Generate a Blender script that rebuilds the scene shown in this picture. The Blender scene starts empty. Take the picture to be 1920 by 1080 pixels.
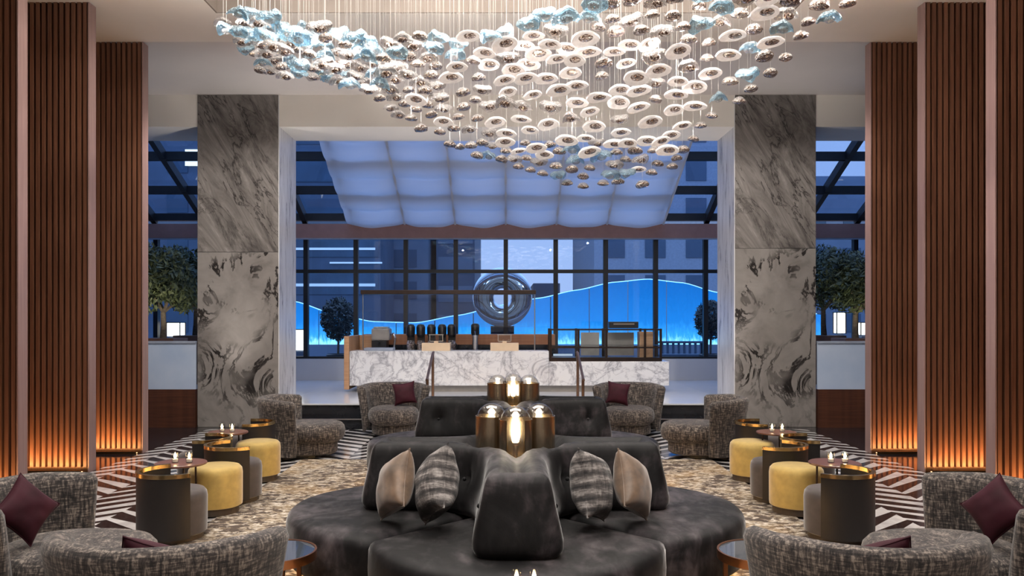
import bpy, bmesh, math, random
from math import pi, sin, cos, radians as R
from mathutils import Vector, Matrix, noise as mnoise

random.seed(7)
S = bpy.context.scene
C = S.collection
F, CX, HY, EYE = 1493.0, 950.0, 600.0, 1.75       # focal length in pixels of a 1920 px frame, axis, horizon, eye height

def at(x, y, d):
    """the point seen at pixel x, y that stands d metres into the hall"""
    return Vector(((x - CX) * d / F, d, EYE + (HY - y) * d / F))

# ------------------------------------------------------------------ materials
class NT:
    def __init__(s, name):
        s.m = bpy.data.materials.new(name); s.m.use_nodes = True
        s.t = s.m.node_tree; s.n = s.t.nodes; s.l = s.t.links
        s.b = s.n['Principled BSDF']; s.out = s.n['Material Output']
        s.tc = None
    def coord(s, kind='Object', scale=(1, 1, 1), rot=(0, 0, 0), turn=None):
        if s.tc is None: s.tc = s.n.new('ShaderNodeTexCoord')
        mp = s.n.new('ShaderNodeMapping'); s.l.new(s.tc.outputs[kind], mp.inputs[0])
        mp.inputs['Scale'].default_value = scale; mp.inputs['Rotation'].default_value = rot
        if turn:
            m0 = s.n.new('ShaderNodeMapping'); m0.inputs['Rotation'].default_value = turn
            s.l.new(s.tc.outputs[kind], m0.inputs[0]); s.l.new(m0.outputs[0], mp.inputs[0])
        return mp.outputs[0]
    def noise(s, vec, scale, detail=4, rough=.55, dist=0):
        x = s.n.new('ShaderNodeTexNoise'); s.l.new(vec, x.inputs['Vector'])
        x.inputs['Scale'].default_value = scale; x.inputs['Detail'].default_value = detail
        x.inputs['Roughness'].default_value = rough; x.inputs['Distortion'].default_value = dist
        return x.outputs['Fac']
    def math(s, op, a, b=None, clamp=False):
        x = s.n.new('ShaderNodeMath'); x.operation = op; x.use_clamp = clamp
        for i, v in enumerate((a, b)):
            if v is None: continue
            if isinstance(v, (int, float)): x.inputs[i].default_value = v
            else: s.l.new(v, x.inputs[i])
        return x.outputs[0]
    def ramp(s, fac, stops, interp='LINEAR'):
        x = s.n.new('ShaderNodeValToRGB'); x.color_ramp.interpolation = interp
        e = x.color_ramp.elements
        while len(e) < len(stops): e.new(.5)
        for k, (p, c) in enumerate(stops):
            e[k].position = p; e[k].color = (*c, 1) if len(c) == 3 else c
        s.l.new(fac, x.inputs[0]); return x.outputs[0]
    def mix(s, fac, a, b, mode='MIX'):
        x = s.n.new('ShaderNodeMix'); x.data_type = 'RGBA'; x.blend_type = mode
        for i, v in ((0, fac), (6, a), (7, b)):
            if isinstance(v, (int, float)): x.inputs[i].default_value = v
            elif isinstance(v, tuple): x.inputs[i].default_value = (*v, 1)
            else: s.l.new(v, x.inputs[i])
        return x.outputs[2]
    def sep(s, vec):
        x = s.n.new('ShaderNodeSeparateXYZ'); s.l.new(vec, x.inputs[0]); return x.outputs
    def set(s, **k):
        names = dict(col='Base Color', rough='Roughness', metal='Metallic', trans='Transmission Weight', ior='IOR', emis='Emission Color',
                     es='Emission Strength', sheen='Sheen Weight', sheenr='Sheen Roughness', sheent='Sheen Tint', spec='Specular IOR Level', coat='Coat Weight', alpha='Alpha', aniso='Anisotropic')
        for a, v in k.items():
            i = s.b.inputs[names[a]]
            if isinstance(v, tuple): i.default_value = (*v, 1)
            elif isinstance(v, (int, float)): i.default_value = v
            else: s.l.new(v, i)
        return s
    def bump(s, h, strength=.3, dist=.01):
        x = s.n.new('ShaderNodeBump'); x.inputs['Strength'].default_value = strength; x.inputs['Distance'].default_value = dist
        s.l.new(h, x.inputs['Height']); s.l.new(x.outputs[0], s.b.inputs['Normal']); return s

def plain(name, col, rough=.5, metal=0, var=.12, scale=6, **k):
    t = NT(name); v = t.coord(); f = t.noise(v, scale)
    lo = tuple(c * (1 - var) for c in col); hi = tuple(min(1, c * (1 + var)) for c in col)
    t.set(col=t.ramp(f, [(.3, lo), (.7, hi)]), rough=rough, metal=metal, **k)
    return t.m

M = {}
M['plaster'] = plain('cream plaster', (.78, .74, .69), .85, var=.03, scale=1.2)
M['plaster2'] = plain('warm grey plaster', (.64, .60, .585), .85, var=.04, scale=.8)
M['coffer'] = plain('brown coffer lining', (.20, .165, .14), .7, var=.08, scale=2)
M['blackstone'] = plain('polished black stone', (.012, .013, .016), .12, var=.3, scale=3)
M['darkfloor'] = plain('dark polished floor', (.016, .017, .021), .10, var=.3, scale=2)
M['frame'] = plain('dark window frame', (.010, .012, .016), .45)
M['beam'] = plain('mauve brown painted beam', (.32, .175, .15), .6, var=.08)
M['brass'] = plain('satin brass', (.55, .40, .20), .24, 1, var=.06)
M['bronze'] = plain('bronze sleeve', (.42, .335, .235), .26, 1, var=.1, scale=12)
M['copper'] = plain('copper rim', (.52, .24, .12), .28, 1, var=.06)
M['darkmetal'] = plain('dark bronze metal', (.045, .032, .028), .35, .8)
M['handrail'] = plain('bronze handrail metal', (.22, .13, .09), .35, .8)
M['steel'] = plain('brushed steel', (.62, .60, .57), .28, 1, var=.05)
M['chrome'] = plain('mirror steel', (.55, .62, .70), .03, 1, var=.02)
M['black'] = plain('black plastic', (.012, .012, .014), .35)
M['mirrortop'] = plain('dark mirror glass top', (.05, .06, .075), .03, var=.05, coat=1.0)
M['walnut'] = plain('oiled walnut table top', (.13, .055, .04), .3, var=.2, scale=9)
M['yellow'] = plain('mustard velvet', (.43, .30, .085), .75, var=.14, scale=14, sheen=.5, sheenr=.4)
M['brownvel'] = plain('taupe velvet', (.052, .042, .040), .75, var=.2, scale=12, sheen=.55, sheenr=.35)
M['shellbrown'] = plain('dark brown leather', (.010, .0075, .007), .5, var=.15, scale=20)
M['plinth'] = plain('dark plinth', (.05, .036, .026), .6)
M['burgundy'] = plain('burgundy satin', (.034, .005, .011), .7, var=.35, scale=7, sheen=.08, sheenr=.3, spec=.2)
M['tan'] = plain('crushed tan satin', (.125, .078, .048), .5, var=.5, scale=11, sheen=.4)
M['waxm'] = plain('candle wax', (.8, .72, .6), .5)
M['creambox'] = plain('pale timber box', (.72, .55, .38), .5, var=.06)
M['planter'] = plain('rusty planter', (.14, .07, .045), .6)
M['bark'] = plain('bark', (.10, .08, .06), .9, var=.3, scale=25)
M['terrace'] = plain('dusk terrace paving', (.05, .06, .08), .4, var=.2)
M['stone'] = plain('pale polished stone', (.56, .57, .60), .14, var=.05, scale=.7)
M['concrete'] = plain('blue grey concrete', (.16, .205, .28), .8, var=.12, scale=.4)
M['tower'] = plain('dark tower cladding', (.07, .105, .165), .7, var=.15, scale=.5)
M['winglass'] = plain('dark window glass', (.035, .08, .14), .08, var=.3, scale=.3)
M['tape'] = plain('pale blind tape', (.74, .74, .76), .7, var=.03)
M['pale_band'] = plain('pale facade band', (.28, .32, .40), .6, var=.1)
M['porc'] = plain('grey porcelain', (.36, .33, .30), .4)

def emis(name, col, s):
    t = NT(name); t.set(col=(.8, .8, .8), emis=col, es=s); return t.m
M['led'] = emis('warm led strip', (1, .50, .16), 2.0)
M['ledsofa'] = emis('amber plinth led', (1, .58, .22), 36)
M['flame'] = emis('candle flame', (1, .70, .34), 28)
M['bulb'] = emis('lamp bulb', (1, .86, .66), 26)
M['lantern'] = emis('lit lantern paper', (1, .78, .52), 3.2)
M['ledblue'] = emis('pale blue led', (.38, .85, 1.0), 5)
M['litwindow'] = emis('lit window', (1, .86, .55), 1.6)
M['litwhite'] = emis('cool lit band', (.45, .72, 1.0), .42)

def glassmat(name, tint, rough=0.0, refl=.9, ior=1.45):
    """thin pane: clear straight through, reflecting by angle"""
    t = NT(name); t.n.remove(t.b)
    tr = t.n.new('ShaderNodeBsdfTransparent'); tr.inputs[0].default_value = (*tint, 1)
    gl = t.n.new('ShaderNodeBsdfGlossy'); gl.inputs['Color'].default_value = (refl, refl, refl, 1); gl.inputs['Roughness'].default_value = rough
    lw = t.n.new('ShaderNodeLayerWeight'); lw.inputs[0].default_value = .5
    nz = t.noise(t.coord(), 1.5); f0 = ((ior - 1) / (ior + 1)) ** 2
    fac = t.math('ADD', t.math('MULTIPLY', t.math('POWER', lw.outputs['Facing'], 4.5), 1 - f0), f0)
    mx = t.n.new('ShaderNodeMixShader')
    t.l.new(t.math('MULTIPLY', fac, t.math('ADD', t.math('MULTIPLY', nz, .2), .9), True), mx.inputs[0])
    t.l.new(tr.outputs[0], mx.inputs[1]); t.l.new(gl.outputs[0], mx.inputs[2]); t.l.new(mx.outputs[0], t.out.inputs[0])
    return t.m
M['pane'] = glassmat('window glass', (.78, .88, 1.0))
M['clear'] = glassmat('clear glass', (.93, .95, .96))
M['domeglass'] = glassmat('lamp dome glass', (.95, .95, .92), ior=2.7)
M['skylight'] = glassmat('skylight glass', (.72, .84, 1.0))

def frosted():
    t = NT('milky balustrade glass'); v = t.coord(); f = t.noise(v, 1.2)
    t.set(col=t.ramp(f, [(.3, (.40, .50, .68)), (.7, (.52, .60, .74))]), rough=.08, trans=.0, spec=.8)
    return t.m
M['frost'] = frosted()

def real_glass(name, col, rough, metal=0, trans=1):
    t = NT(name); v = t.coord(); f = t.noise(v, 9)
    t.set(col=t.ramp(f, [(.3, tuple(c * .86 for c in col)), (.7, col)]), rough=rough, trans=trans, ior=1.46, metal=metal)
    return t.m
M['dome'] = real_glass('blown glass', (.97, .97, .95), .02)
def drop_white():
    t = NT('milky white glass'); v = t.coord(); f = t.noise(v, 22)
    t.set(col=t.ramp(f, [(.3, (.72, .67, .64)), (.65, (.95, .91, .88))]), rough=.12, trans=.22, ior=1.3, emis=(1, .95, .92), es=.22)  # faint glow put into the glass so the discs look lit; no lamp inside
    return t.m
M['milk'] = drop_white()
def drop_tint(name, tint, gloss, base, body):
    """thin blown glass: clear in the middle, catching light at its edges and ripples"""
    t = NT(name); v = t.coord(); f = t.noise(v, 34, 3, .6, 1.4)
    bm_ = t.n.new('ShaderNodeBump'); bm_.inputs['Strength'].default_value = .8; bm_.inputs['Distance'].default_value = .03; t.l.new(f, bm_.inputs['Height'])
    tr = t.n.new('ShaderNodeBsdfTransparent'); tr.inputs[0].default_value = (*tint, 1)
    gl = t.n.new('ShaderNodeBsdfGlossy'); gl.inputs['Roughness'].default_value = .08; gl.inputs['Color'].default_value = (*gloss, 1); t.l.new(bm_.outputs[0], gl.inputs['Normal'])
    t.set(col=t.ramp(f, [(.35, base), (.65, body)]), rough=.2, spec=.8); t.l.new(bm_.outputs[0], t.b.inputs['Normal'])
    lw = t.n.new('ShaderNodeLayerWeight'); lw.inputs[0].default_value = .45; t.l.new(bm_.outputs[0], lw.inputs['Normal'])
    m1 = t.n.new('ShaderNodeMixShader'); m1.inputs[0].default_value = .32; t.l.new(gl.outputs[0], m1.inputs[1]); t.l.new(t.b.outputs[0], m1.inputs[2])
    m2 = t.n.new('ShaderNodeMixShader'); t.l.new(t.math('ADD', t.math('MULTIPLY', lw.outputs['Facing'], .72), t.math('MULTIPLY', f, .22)), m2.inputs[0])
    t.l.new(tr.outputs[0], m2.inputs[1]); t.l.new(m1.outputs[0], m2.inputs[2]); t.l.new(m2.outputs[0], t.out.inputs[0])
    return t.m
M['blueglass'] = drop_tint('pale blue blown glass', (.72, .86, .93), (.72, .88, .96), (.02, .10, .16), (.70, .83, .90))
M['clearglass'] = drop_tint('clear rippled glass', (.84, .83, .83), (.9, .88, .86), (.20, .17, .16), (.78, .76, .75))
def smoke():
    t = NT('smoky mirrored glass'); v = t.coord(); f = t.noise(v, 48, 3, .7, 1.0)
    t.set(col=t.ramp(f, [(.42, (.11, .070, .052)), (.50, (.42, .31, .25)), (.57, (.95, .88, .82))]), rough=.07, metal=.95)
    t.bump(f, .9, .03); return t.m
M['smoke'] = smoke()

def velvet():
    t = NT('charcoal velvet')
    f = t.noise(t.coord(scale=(1, 1, 1)), 1.5, 5, .6, 1.5); g2 = t.noise(t.coord(scale=(9, 5, 5), rot=(0, 0, .6)), 1.2, 4, .6, .4)
    m = t.math('ADD', t.math('MULTIPLY', f, .62), t.math('MULTIPLY', g2, .38))
    t.set(col=t.ramp(m, [(.43, (.003, .0029, .0035)), (.51, (.008, .0074, .0082)), (.575, (.026, .022, .0245)), (.67, (.075, .064, .069))]), rough=.6, sheen=t.math('MULTIPLY', t.ramp(m, [(.44, (.25, .25, .25)), (.60, (1, 1, 1))]), .60), sheenr=.26, spec=.22)
    g = t.noise(t.coord(), 380, 2); t.bump(t.math('ADD', t.math('MULTIPLY', g, .2), f), .14, .02); return t.m
M['velvet'] = velvet()

def tweed():
    t = NT('grey brown tweed')
    a = t.noise(t.coord(scale=(70, 70, 9)), 1, 4, .65)
    b = t.noise(t.coord(scale=(13, 13, 100)), 1, 4, .65)
    g = t.noise(t.coord(), 2.2)
    f = t.math('ADD', t.math('MULTIPLY', a, .55), t.math('MULTIPLY', b, .45))
    f = t.math('ADD', f, t.math('MULTIPLY', t.math('SUBTRACT', g, .5), .12))
    t.set(col=t.ramp(f, [(.42, (.010, .008, .008)), (.51, (.055, .044, .040)), (.61, (.23, .195, .165))]), rough=.9, sheen=.15)
    t.bump(f, .5, .006); return t.m
M['tweed'] = tweed()

def plaid():
    t = NT('grey plaid weave'); v = t.coord(); x, y, z = t.sep(v)
    def st(c, k, ph): return t.math('ABSOLUTE', t.math('SINE', t.math('MULTIPLY_ADD' if False else 'MULTIPLY', t.math('ADD', c, ph), k)))
    n = t.noise(t.coord(scale=(60, 8, 8)), 1, 4, .7); n2 = t.noise(t.coord(scale=(8, 60, 8)), 1, 4, .7)
    n = t.noise(t.coord(scale=(70, 10, 10)), 1, 4, .7); n2 = t.noise(t.coord(scale=(9, 75, 9)), 1, 4, .7); n3 = t.noise(t.coord(), 14, 2)
    f = t.math('ADD', t.math('MULTIPLY', st(y, 44, .02), .16), t.math('ADD', t.math('MULTIPLY', n2, .42), t.math('ADD', t.math('MULTIPLY', n, .26), t.math('MULTIPLY', n3, .18))))
    t.set(col=t.ramp(f, [(.43, (.012, .011, .012)), (.54, (.075, .066, .064)), (.66, (.33, .305, .29))]), rough=.85, sheen=.1)
    t.bump(f, .4, .006); return t.m
M['plaid'] = plaid()

def marble_col(name, upper):
    t = NT(name)
    base = t.noise(t.coord(scale=(1, 1, .7), rot=(0, .5, 0)), 1.3, 6, .6)
    if upper:
        f = t.noise(t.coord(scale=(3.4, 3.4, .75), turn=(0, .52, 0)), 1.1, 9, .74, 1.0)
        col = t.ramp(f, [(.38, (.020, .018, .018)), (.46, (.10, .090, .085)), (.56, (.185, .170, .160)), (.68, (.33, .31, .295))])
        v = t.noise(t.coord(scale=(2.0, 2, .5), turn=(0, .5, 0)), 1.4, 6, .6, 1.6)
        vein = t.ramp(t.math('ABSOLUTE', t.math('SUBTRACT', v, .5)), [(.0, (1, 1, 1)), (.022, (.0, .0, .0))])
    else:
        f = t.noise(t.coord(scale=(1.6, 1.6, 1.6)), 1.2, 8, .62, .7)
        col = t.ramp(f, [(.25, (.10, .09, .085)), (.42, (.20, .184, .173)), (.7, (.28, .26, .246))])
        v = t.noise(t.coord(scale=(1.1, 1.1, .8), rot=(0, .35, 0)), 1.6, 7, .62, 1.4)
        vein = t.ramp(t.math('ABSOLUTE', t.math('SUBTRACT', v, .45)), [(.0, (1, 1, 1)), (.020, (.95, .95, .95)), (.042, (0, 0, 0))])
    msk = t.ramp(t.noise(t.coord(), .9, 3), [(.42, (0, 0, 0)), (.54, (1, 1, 1))])
    fac = t.mix(1.0, vein, msk, 'MULTIPLY')
    col = t.mix(.25, col, t.ramp(base, [(.3, (.17, .155, .145)), (.7, (.32, .295, .275))]))
    col = t.mix(t.math('MULTIPLY', fac, .97), col, (.012, .010, .010))
    t.set(col=col, rough=.28, spec=.4); return t.m
M['marble_up'] = marble_col('grey streaked marble', True)
M['marble_lo'] = marble_col('grey veined marble', False)

def marble_white():
    t = NT('white veined marble'); v = t.coord()
    n = t.noise(v, 1.5, 6, .6, 1.3); n2 = t.noise(v, 3.6, 5, .6, .9); g = t.noise(v, 1.0, 3)
    a = t.ramp(t.math('ABSOLUTE', t.math('SUBTRACT', n, .5)), [(0, (.40, .40, .43)), (.022, (.66, .66, .68)), (.07, (.80, .80, .81))])
    b = t.ramp(t.math('ABSOLUTE', t.math('SUBTRACT', n2, .5)), [(0, (.72, .72, .74)), (.03, (1, 1, 1))])
    t.set(col=t.mix(1.0, a, b, 'MULTIPLY'), rough=.22); return t.m
M['marble_white'] = marble_white()
def marble_pale():
    t = NT('pale streaked marble'); f = t.noise(t.coord(scale=(6, 6, .9)), 1.3, 7, .7, .8)
    t.set(col=t.ramp(f, [(.32, (.22, .22, .24)), (.44, (.66, .66, .68)), (.7, (.84, .84, .85))]), rough=.25); return t.m
M['marble_pale'] = marble_pale()

def wood_slat(name, dark, light, axis=2):
    t = NT(name); sc = [38, 38, 38]; sc[axis] = 1.4
    f = t.noise(t.coord(scale=tuple(sc)), 1, 5, .6); g = t.noise(t.coord(scale=(9, 9, .12)), 1, 2)
    f = t.math('ADD', t.math('MULTIPLY', f, .6), t.math('MULTIPLY', g, .4))
    t.set(col=t.ramp(f, [(.35, dark), (.65, light)]), rough=.42); return t.m
M['slat'] = wood_slat('reddish walnut slat', (.085, .033, .018), (.19, .082, .046))
M['fin'] = wood_slat('mauve walnut edge', (.21, .125, .115), (.29, .185, .165))
M['woodwall'] = wood_slat('dark walnut boards', (.045, .016, .009), (.10, .036, .019), 0)
M['redoak'] = wood_slat('reddish oak cabinet', (.22, .085, .04), (.34, .15, .075), 0)
M['oak'] = wood_slat('warm oak counter', (.42, .22, .11), (.58, .34, .19), 0)

def floor_pattern():
    t = NT('chevron marble floor'); x, y, z = t.sep(t.coord())
    u = t.math('MULTIPLY', x, 1 / .50)
    fu = t.math('FRACT', t.math('ADD', u, 40))
    tri = t.math('MULTIPLY', t.math('ABSOLUTE', t.math('SUBTRACT', t.math('FRACT', t.math('MULTIPLY', t.math('ADD', u, 40), .5)), .5)), 2)
    v = t.math('MULTIPLY', t.math('ADD', y, t.math('MULTIPLY', tri, .42)), 1 / .29)
    fv = t.math('FRACT', v)
    thr = t.math('ADD', .24, t.math('MULTIPLY', fu, .42))
    f = t.math('LESS_THAN', fv, thr)
    n = t.noise(t.coord(), 5, 5, .6)
    wht = t.ramp(n, [(.3, (.40, .38, .38)), (.6, (.62, .60, .59))])
    blk = t.ramp(t.noise(t.coord(), 26, 4, .7), [(.5, (.010, .010, .013)), (.75, (.09, .075, .065))])
    t.set(col=t.mix(f, blk, wht), rough=.13, spec=.5); return t.m
M['chevron'] = floor_pattern()

def rug():
    t = NT('speckled carpet')
    a = t.noise(t.coord(scale=(.75, 1.1, 1)), 11, 4, .65, .5); b = t.noise(t.coord(), 1.4, 3); c = t.noise(t.coord(scale=(.8, 1.2, 1)), 24, 3, .6)
    base = t.ramp(c, [(.36, (.12, .085, .052)), (.5, (.27, .22, .16)), (.64, (.54, .49, .42))])
    sp = t.ramp(t.math('ADD', a, t.math('MULTIPLY', t.math('SUBTRACT', b, .5), .25)), [(.455, (1, 1, 1)), (.50, (0, 0, 0))])
    col = t.mix(sp, base, (.055, .038, .028))
    gold = t.ramp(b, [(.52, (0, 0, 0)), (.66, (1, 1, 1))])
    col = t.mix(t.math('MULTIPLY', gold, .30), col, (.34, .20, .065))
    t.set(col=col, rough=.95); t.bump(c, .4, .01); return t.m
M['rug'] = rug()

def blindm():
    t = NT('translucent blind fabric'); v = t.coord()
    f = t.noise(t.coord(scale=(.25, 1.2, 1)), 1.2, 3)
    tr = t.n.new('ShaderNodeBsdfTranslucent'); mx = t.n.new('ShaderNodeMixShader'); mx.inputs[0].default_value = .34
    t.set(col=t.ramp(f, [(.3, (.66, .67, .70)), (.7, (.78, .79, .82))]), rough=.7)
    tr.inputs[0].default_value = (.74, .77, .84, 1)
    t.l.new(t.b.outputs[0], mx.inputs[1]); t.l.new(tr.outputs[0], mx.inputs[2]); t.l.new(mx.outputs[0], t.out.inputs[0])
    return t.m
M['blind'] = blindm()

def wave_glass():
    t = NT('edge-lit blue glass'); x, y, z = t.sep(t.coord())
    n = t.noise(t.coord(scale=(6, 1, 2)), 2, 4, .6)
    g = t.math('ADD', t.math('MULTIPLY', t.math('SUBTRACT', z, .40), .42), t.math('MULTIPLY', t.math('SUBTRACT', n, .5), .35))
    col = t.ramp(g, [(.03, (.40, .88, 1)), (.14, (.06, .50, .92)), (.34, (.015, .28, .70)), (1, (.010, .20, .58))])
    st = t.ramp(g, [(.0, (1, 1, 1)), (.14, (.55, .55, .55)), (1, (.38, .38, .38))])
    t.set(col=(.02, .12, .3), rough=.15, emis=col, es=t.math('MULTIPLY', st, 1.95)); return t.m
M['wave'] = wave_glass()
M['waveedge'] = emis('bright glass edge', (.22, .62, 1.0), 1.6)

def leafm(name, a, b):
    t = NT(name); f = t.noise(t.coord(), 7, 3)
    t.set(col=t.ramp(f, [(.35, a), (.65, b)]), rough=.55); return t.m
M['leaf'] = leafm('olive leaves', (.014, .026, .011), (.11, .135, .06))
M['leafdark'] = leafm('dusky leaves', (.012, .018, .022), (.045, .06, .06))

# ------------------------------------------------------------------ mesh helpers
class MB:
    def __init__(s): s.v = []; s.f = []; s.mi = []; s.cur = 0
    def add(s, vs, fs):
        o = len(s.v); s.v += [tuple(p) for p in vs]; s.f += [tuple(i + o for i in f) for f in fs]; s.mi += [s.cur] * len(fs); return s
    def box(s, x0, x1, y0, y1, z0, z1):
        v = [(x, y, z) for x in (x0, x1) for y in (y0, y1) for z in (z0, z1)]
        return s.add(v, [(0, 1, 3, 2), (4, 6, 7, 5), (0, 4, 5, 1), (2, 3, 7, 6), (0, 2, 6, 4), (1, 5, 7, 3)])
    def obox(s, p, q, wx, wz):
        """a bar of section wx by wz from p to q"""
        p, q = Vector(p), Vector(q); d = (q - p).normalized()
        up = Vector((0, 0, 1)) if abs(d.z) < .95 else Vector((0, 1, 0))
        sx = d.cross(up).normalized() * wx / 2; sz = sx.cross(d).normalized() * wz / 2
        v = [e + a * sx + b * sz for e in (p, q) for a, b in ((-1, -1), (1, -1), (1, 1), (-1, 1))]
        return s.add(v, [(3, 2, 1, 0), (4, 5, 6, 7), (0, 1, 5, 4), (1, 2, 6, 5), (2, 3, 7, 6), (3, 0, 4, 7)])
    def lathe(s, prof, seg=32, c=(0, 0, 0), a0=0, a1=2 * pi):
        full = abs(a1 - a0 - 2 * pi) < 1e-6; n = seg if full else seg + 1
        vs = [(c[0] + r * cos(a0 + (a1 - a0) * i / seg), c[1] + r * sin(a0 + (a1 - a0) * i / seg), c[2] + z) for r, z in prof for i in range(n)]
        fs = []
        for k in range(len(prof) - 1):
            for i in range(seg):
                j = (i + 1) % n
                fs.append((k * n + i, k * n + j, (k + 1) * n + j, (k + 1) * n + i))
        if full:
            if prof[0][0] > 1e-6: fs.append(tuple(range(n - 1, -1, -1)))
            if prof[-1][0] > 1e-6: o = (len(prof) - 1) * n; fs.append(tuple(range(o, o + n)))
        return s.add(vs, fs)
    def cyl(s, c, r, h, seg=24, r2=None): return s.lathe([(r, 0), (r if r2 is None else r2, h)], seg, c)
    def tube(s, pts, r, seg=8):
        pts = [Vector(p) for p in pts]; rs = r if isinstance(r, (list, tuple)) else [r] * len(pts); vs = []; fs = []
        for i, p in enumerate(pts):
            d = (pts[min(i + 1, len(pts) - 1)] - pts[max(i - 1, 0)]).normalized()
            up = Vector((0, 0, 1)) if abs(d.z) < .9 else Vector((1, 0, 0))
            a = d.cross(up).normalized(); b = a.cross(d)
            vs += [p + rs[i] * (cos(2 * pi * k / seg) * a + sin(2 * pi * k / seg) * b) for k in range(seg)]
        for i in range(len(pts) - 1):
            for k in range(seg):
                j = (k + 1) % seg; fs.append((i * seg + k, (i + 1) * seg + k, (i + 1) * seg + j, i * seg + j))
        fs.append(tuple(range(seg))); fs.append(tuple(range(len(vs) - 1, len(vs) - seg - 1, -1)))
        return s.add(vs, fs)
    def ball(s, c, rx, ry, rz, seg=16, rings=8):
        vs = []; fs = []
        for i in range(rings + 1):
            th = pi * i / rings
            for k in range(seg):
                ph = 2 * pi * k / seg; vs.append((c[0] + rx * sin(th) * cos(ph), c[1] + ry * sin(th) * sin(ph), c[2] + rz * cos(th)))
        for i in range(rings):
            for k in range(seg):
                j = (k + 1) % seg; fs.append((i * seg + k, (i + 1) * seg + k, (i + 1) * seg + j, i * seg + j))
        return s.add(vs, fs)
    def build(s, name, m, parent=None, smooth=None, bevel=0, loc=None, weld=True):
        me = bpy.data.meshes.new(name); me.from_pydata(s.v, [], s.f); 
        for x in (m if isinstance(m, list) else [m]): me.materials.append(x)
        if isinstance(m, list): me.polygons.foreach_set('material_index', s.mi)
        if weld:
            bm = bmesh.new(); bm.from_mesh(me); bmesh.ops.remove_doubles(bm, verts=bm.verts, dist=1e-5)
            bmesh.ops.recalc_face_normals(bm, faces=bm.faces); bm.to_mesh(me); bm.free()
        me.update()
        if smooth is not None:
            me.polygons.foreach_set('use_smooth', [True] * len(me.polygons)); me.set_sharp_from_angle(angle=R(smooth))
        o = bpy.data.objects.new(name, me); C.objects.link(o)
        if loc is not None: o.location = loc
        if parent: o.parent = parent
        if bevel:
            b = o.modifiers.new('edge', 'BEVEL'); b.width = bevel; b.segments = 2; b.limit_method = 'ANGLE'
        return o

def thing(name, label, cat, loc=(0, 0, 0), rz=0, group=None):
    o = bpy.data.objects.new(name, None); C.objects.link(o); o.location = loc; o.rotation_euler = (0, 0, rz)
    o.empty_display_size = .1
    o['label'] = label; o['category'] = cat
    if group: o['group'] = group
    return o
def tag(o, label, cat, group=None, kind=None):
    o['label'] = label; o['category'] = cat
    if group: o['group'] = group
    if kind: o['kind'] = kind
    return o
def struct(o): o['kind'] = 'structure'; return o
def dup(root, loc, rz=0, label=None, group=None):
    def cp(o, par):
        c = o.copy(); C.objects.link(c)
        if par: c.parent = par
        for ch in o.children: cp(ch, c)
        return c
    r = cp(root, None); r.location = loc; r.rotation_euler = (0, 0, rz)
    if label: r['label'] = label
    if group: r['group'] = group
    return r

# ------------------------------------------------------------------ the hall: floor, ceiling, walls
ZC = 5.40
struct(MB().box(-9.6, 9.6, -3.0, 18.3, -.20, 0).build('floor', M['darkfloor']))
struct(MB().box(-4.78, 4.78, -2.9, 12.72, 0, .004).build('floor_inlay', M['chevron']))
r_ = MB(); r_.box(-2.55, 2.55, 1.2, 9.9, .004, .018)
tag(r_.build('carpet', M['rug'], bevel=.004), 'speckled beige and brown carpet under the velvet sofas', 'carpet')

c = MB()   # ceiling slab with the coffer opening X -3.46..3.40, Y 5.2..9.48
c.box(-6.4, -3.46, -3, 10.45, ZC, ZC + .9); c.box(3.40, 6.4, -3, 10.45, ZC, ZC + .9)
c.box(-3.46, 3.40, -3, 5.2, ZC, ZC + .9); c.box(-3.46, 3.40, 9.48, 10.45, ZC, ZC + .9)
struct(c.build('ceiling', M['plaster']))
c = MB(); c.box(-3.5, 3.44, 5.16, 9.52, ZC + .9, ZC + .98)
for b in ((-3.459, -3.44, 5.2, 9.48), (3.38, 3.399, 5.2, 9.48), (-3.44, 3.38, 5.2, 5.22), (-3.44, 3.38, 9.46, 9.479)): c.box(*b, ZC + .003, ZC + .9)
struct(c.build('ceiling_coffer', M['coffer']))
struct(MB().box(-9.6, 9.6, 10.45, 13.02, ZC + .03, ZC + .9).build('ceiling_rear', M['plaster2']))
struct(MB().box(-9.6, 9.6, 13.02, 14.05, 4.91, ZC + .9).build('ceiling_beam', M['plaster']))
for s, nm in ((-1, 'wall_left'), (1, 'wall_right')):
    struct(MB().box(*sorted((s * 6.0, s * 6.3)), -3, 10.6, 0, ZC).build(nm, M['slat']))
    struct(MB().box(*sorted((s * 6.3, s * 9.6)), 10.3, 10.5, 0, ZC + .02).build(nm + '_return', M['plaster2']))
    struct(MB().box(*sorted((s * 9.4, s * 9.6)), 10.5, 18.3, 0, ZC + .9).build(nm + '_atrium', M['tower']))
struct(MB().box(-6.4, 6.4, -3.2, -3.0, 0, ZC).build('wall_back', M['plaster2']))

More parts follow.
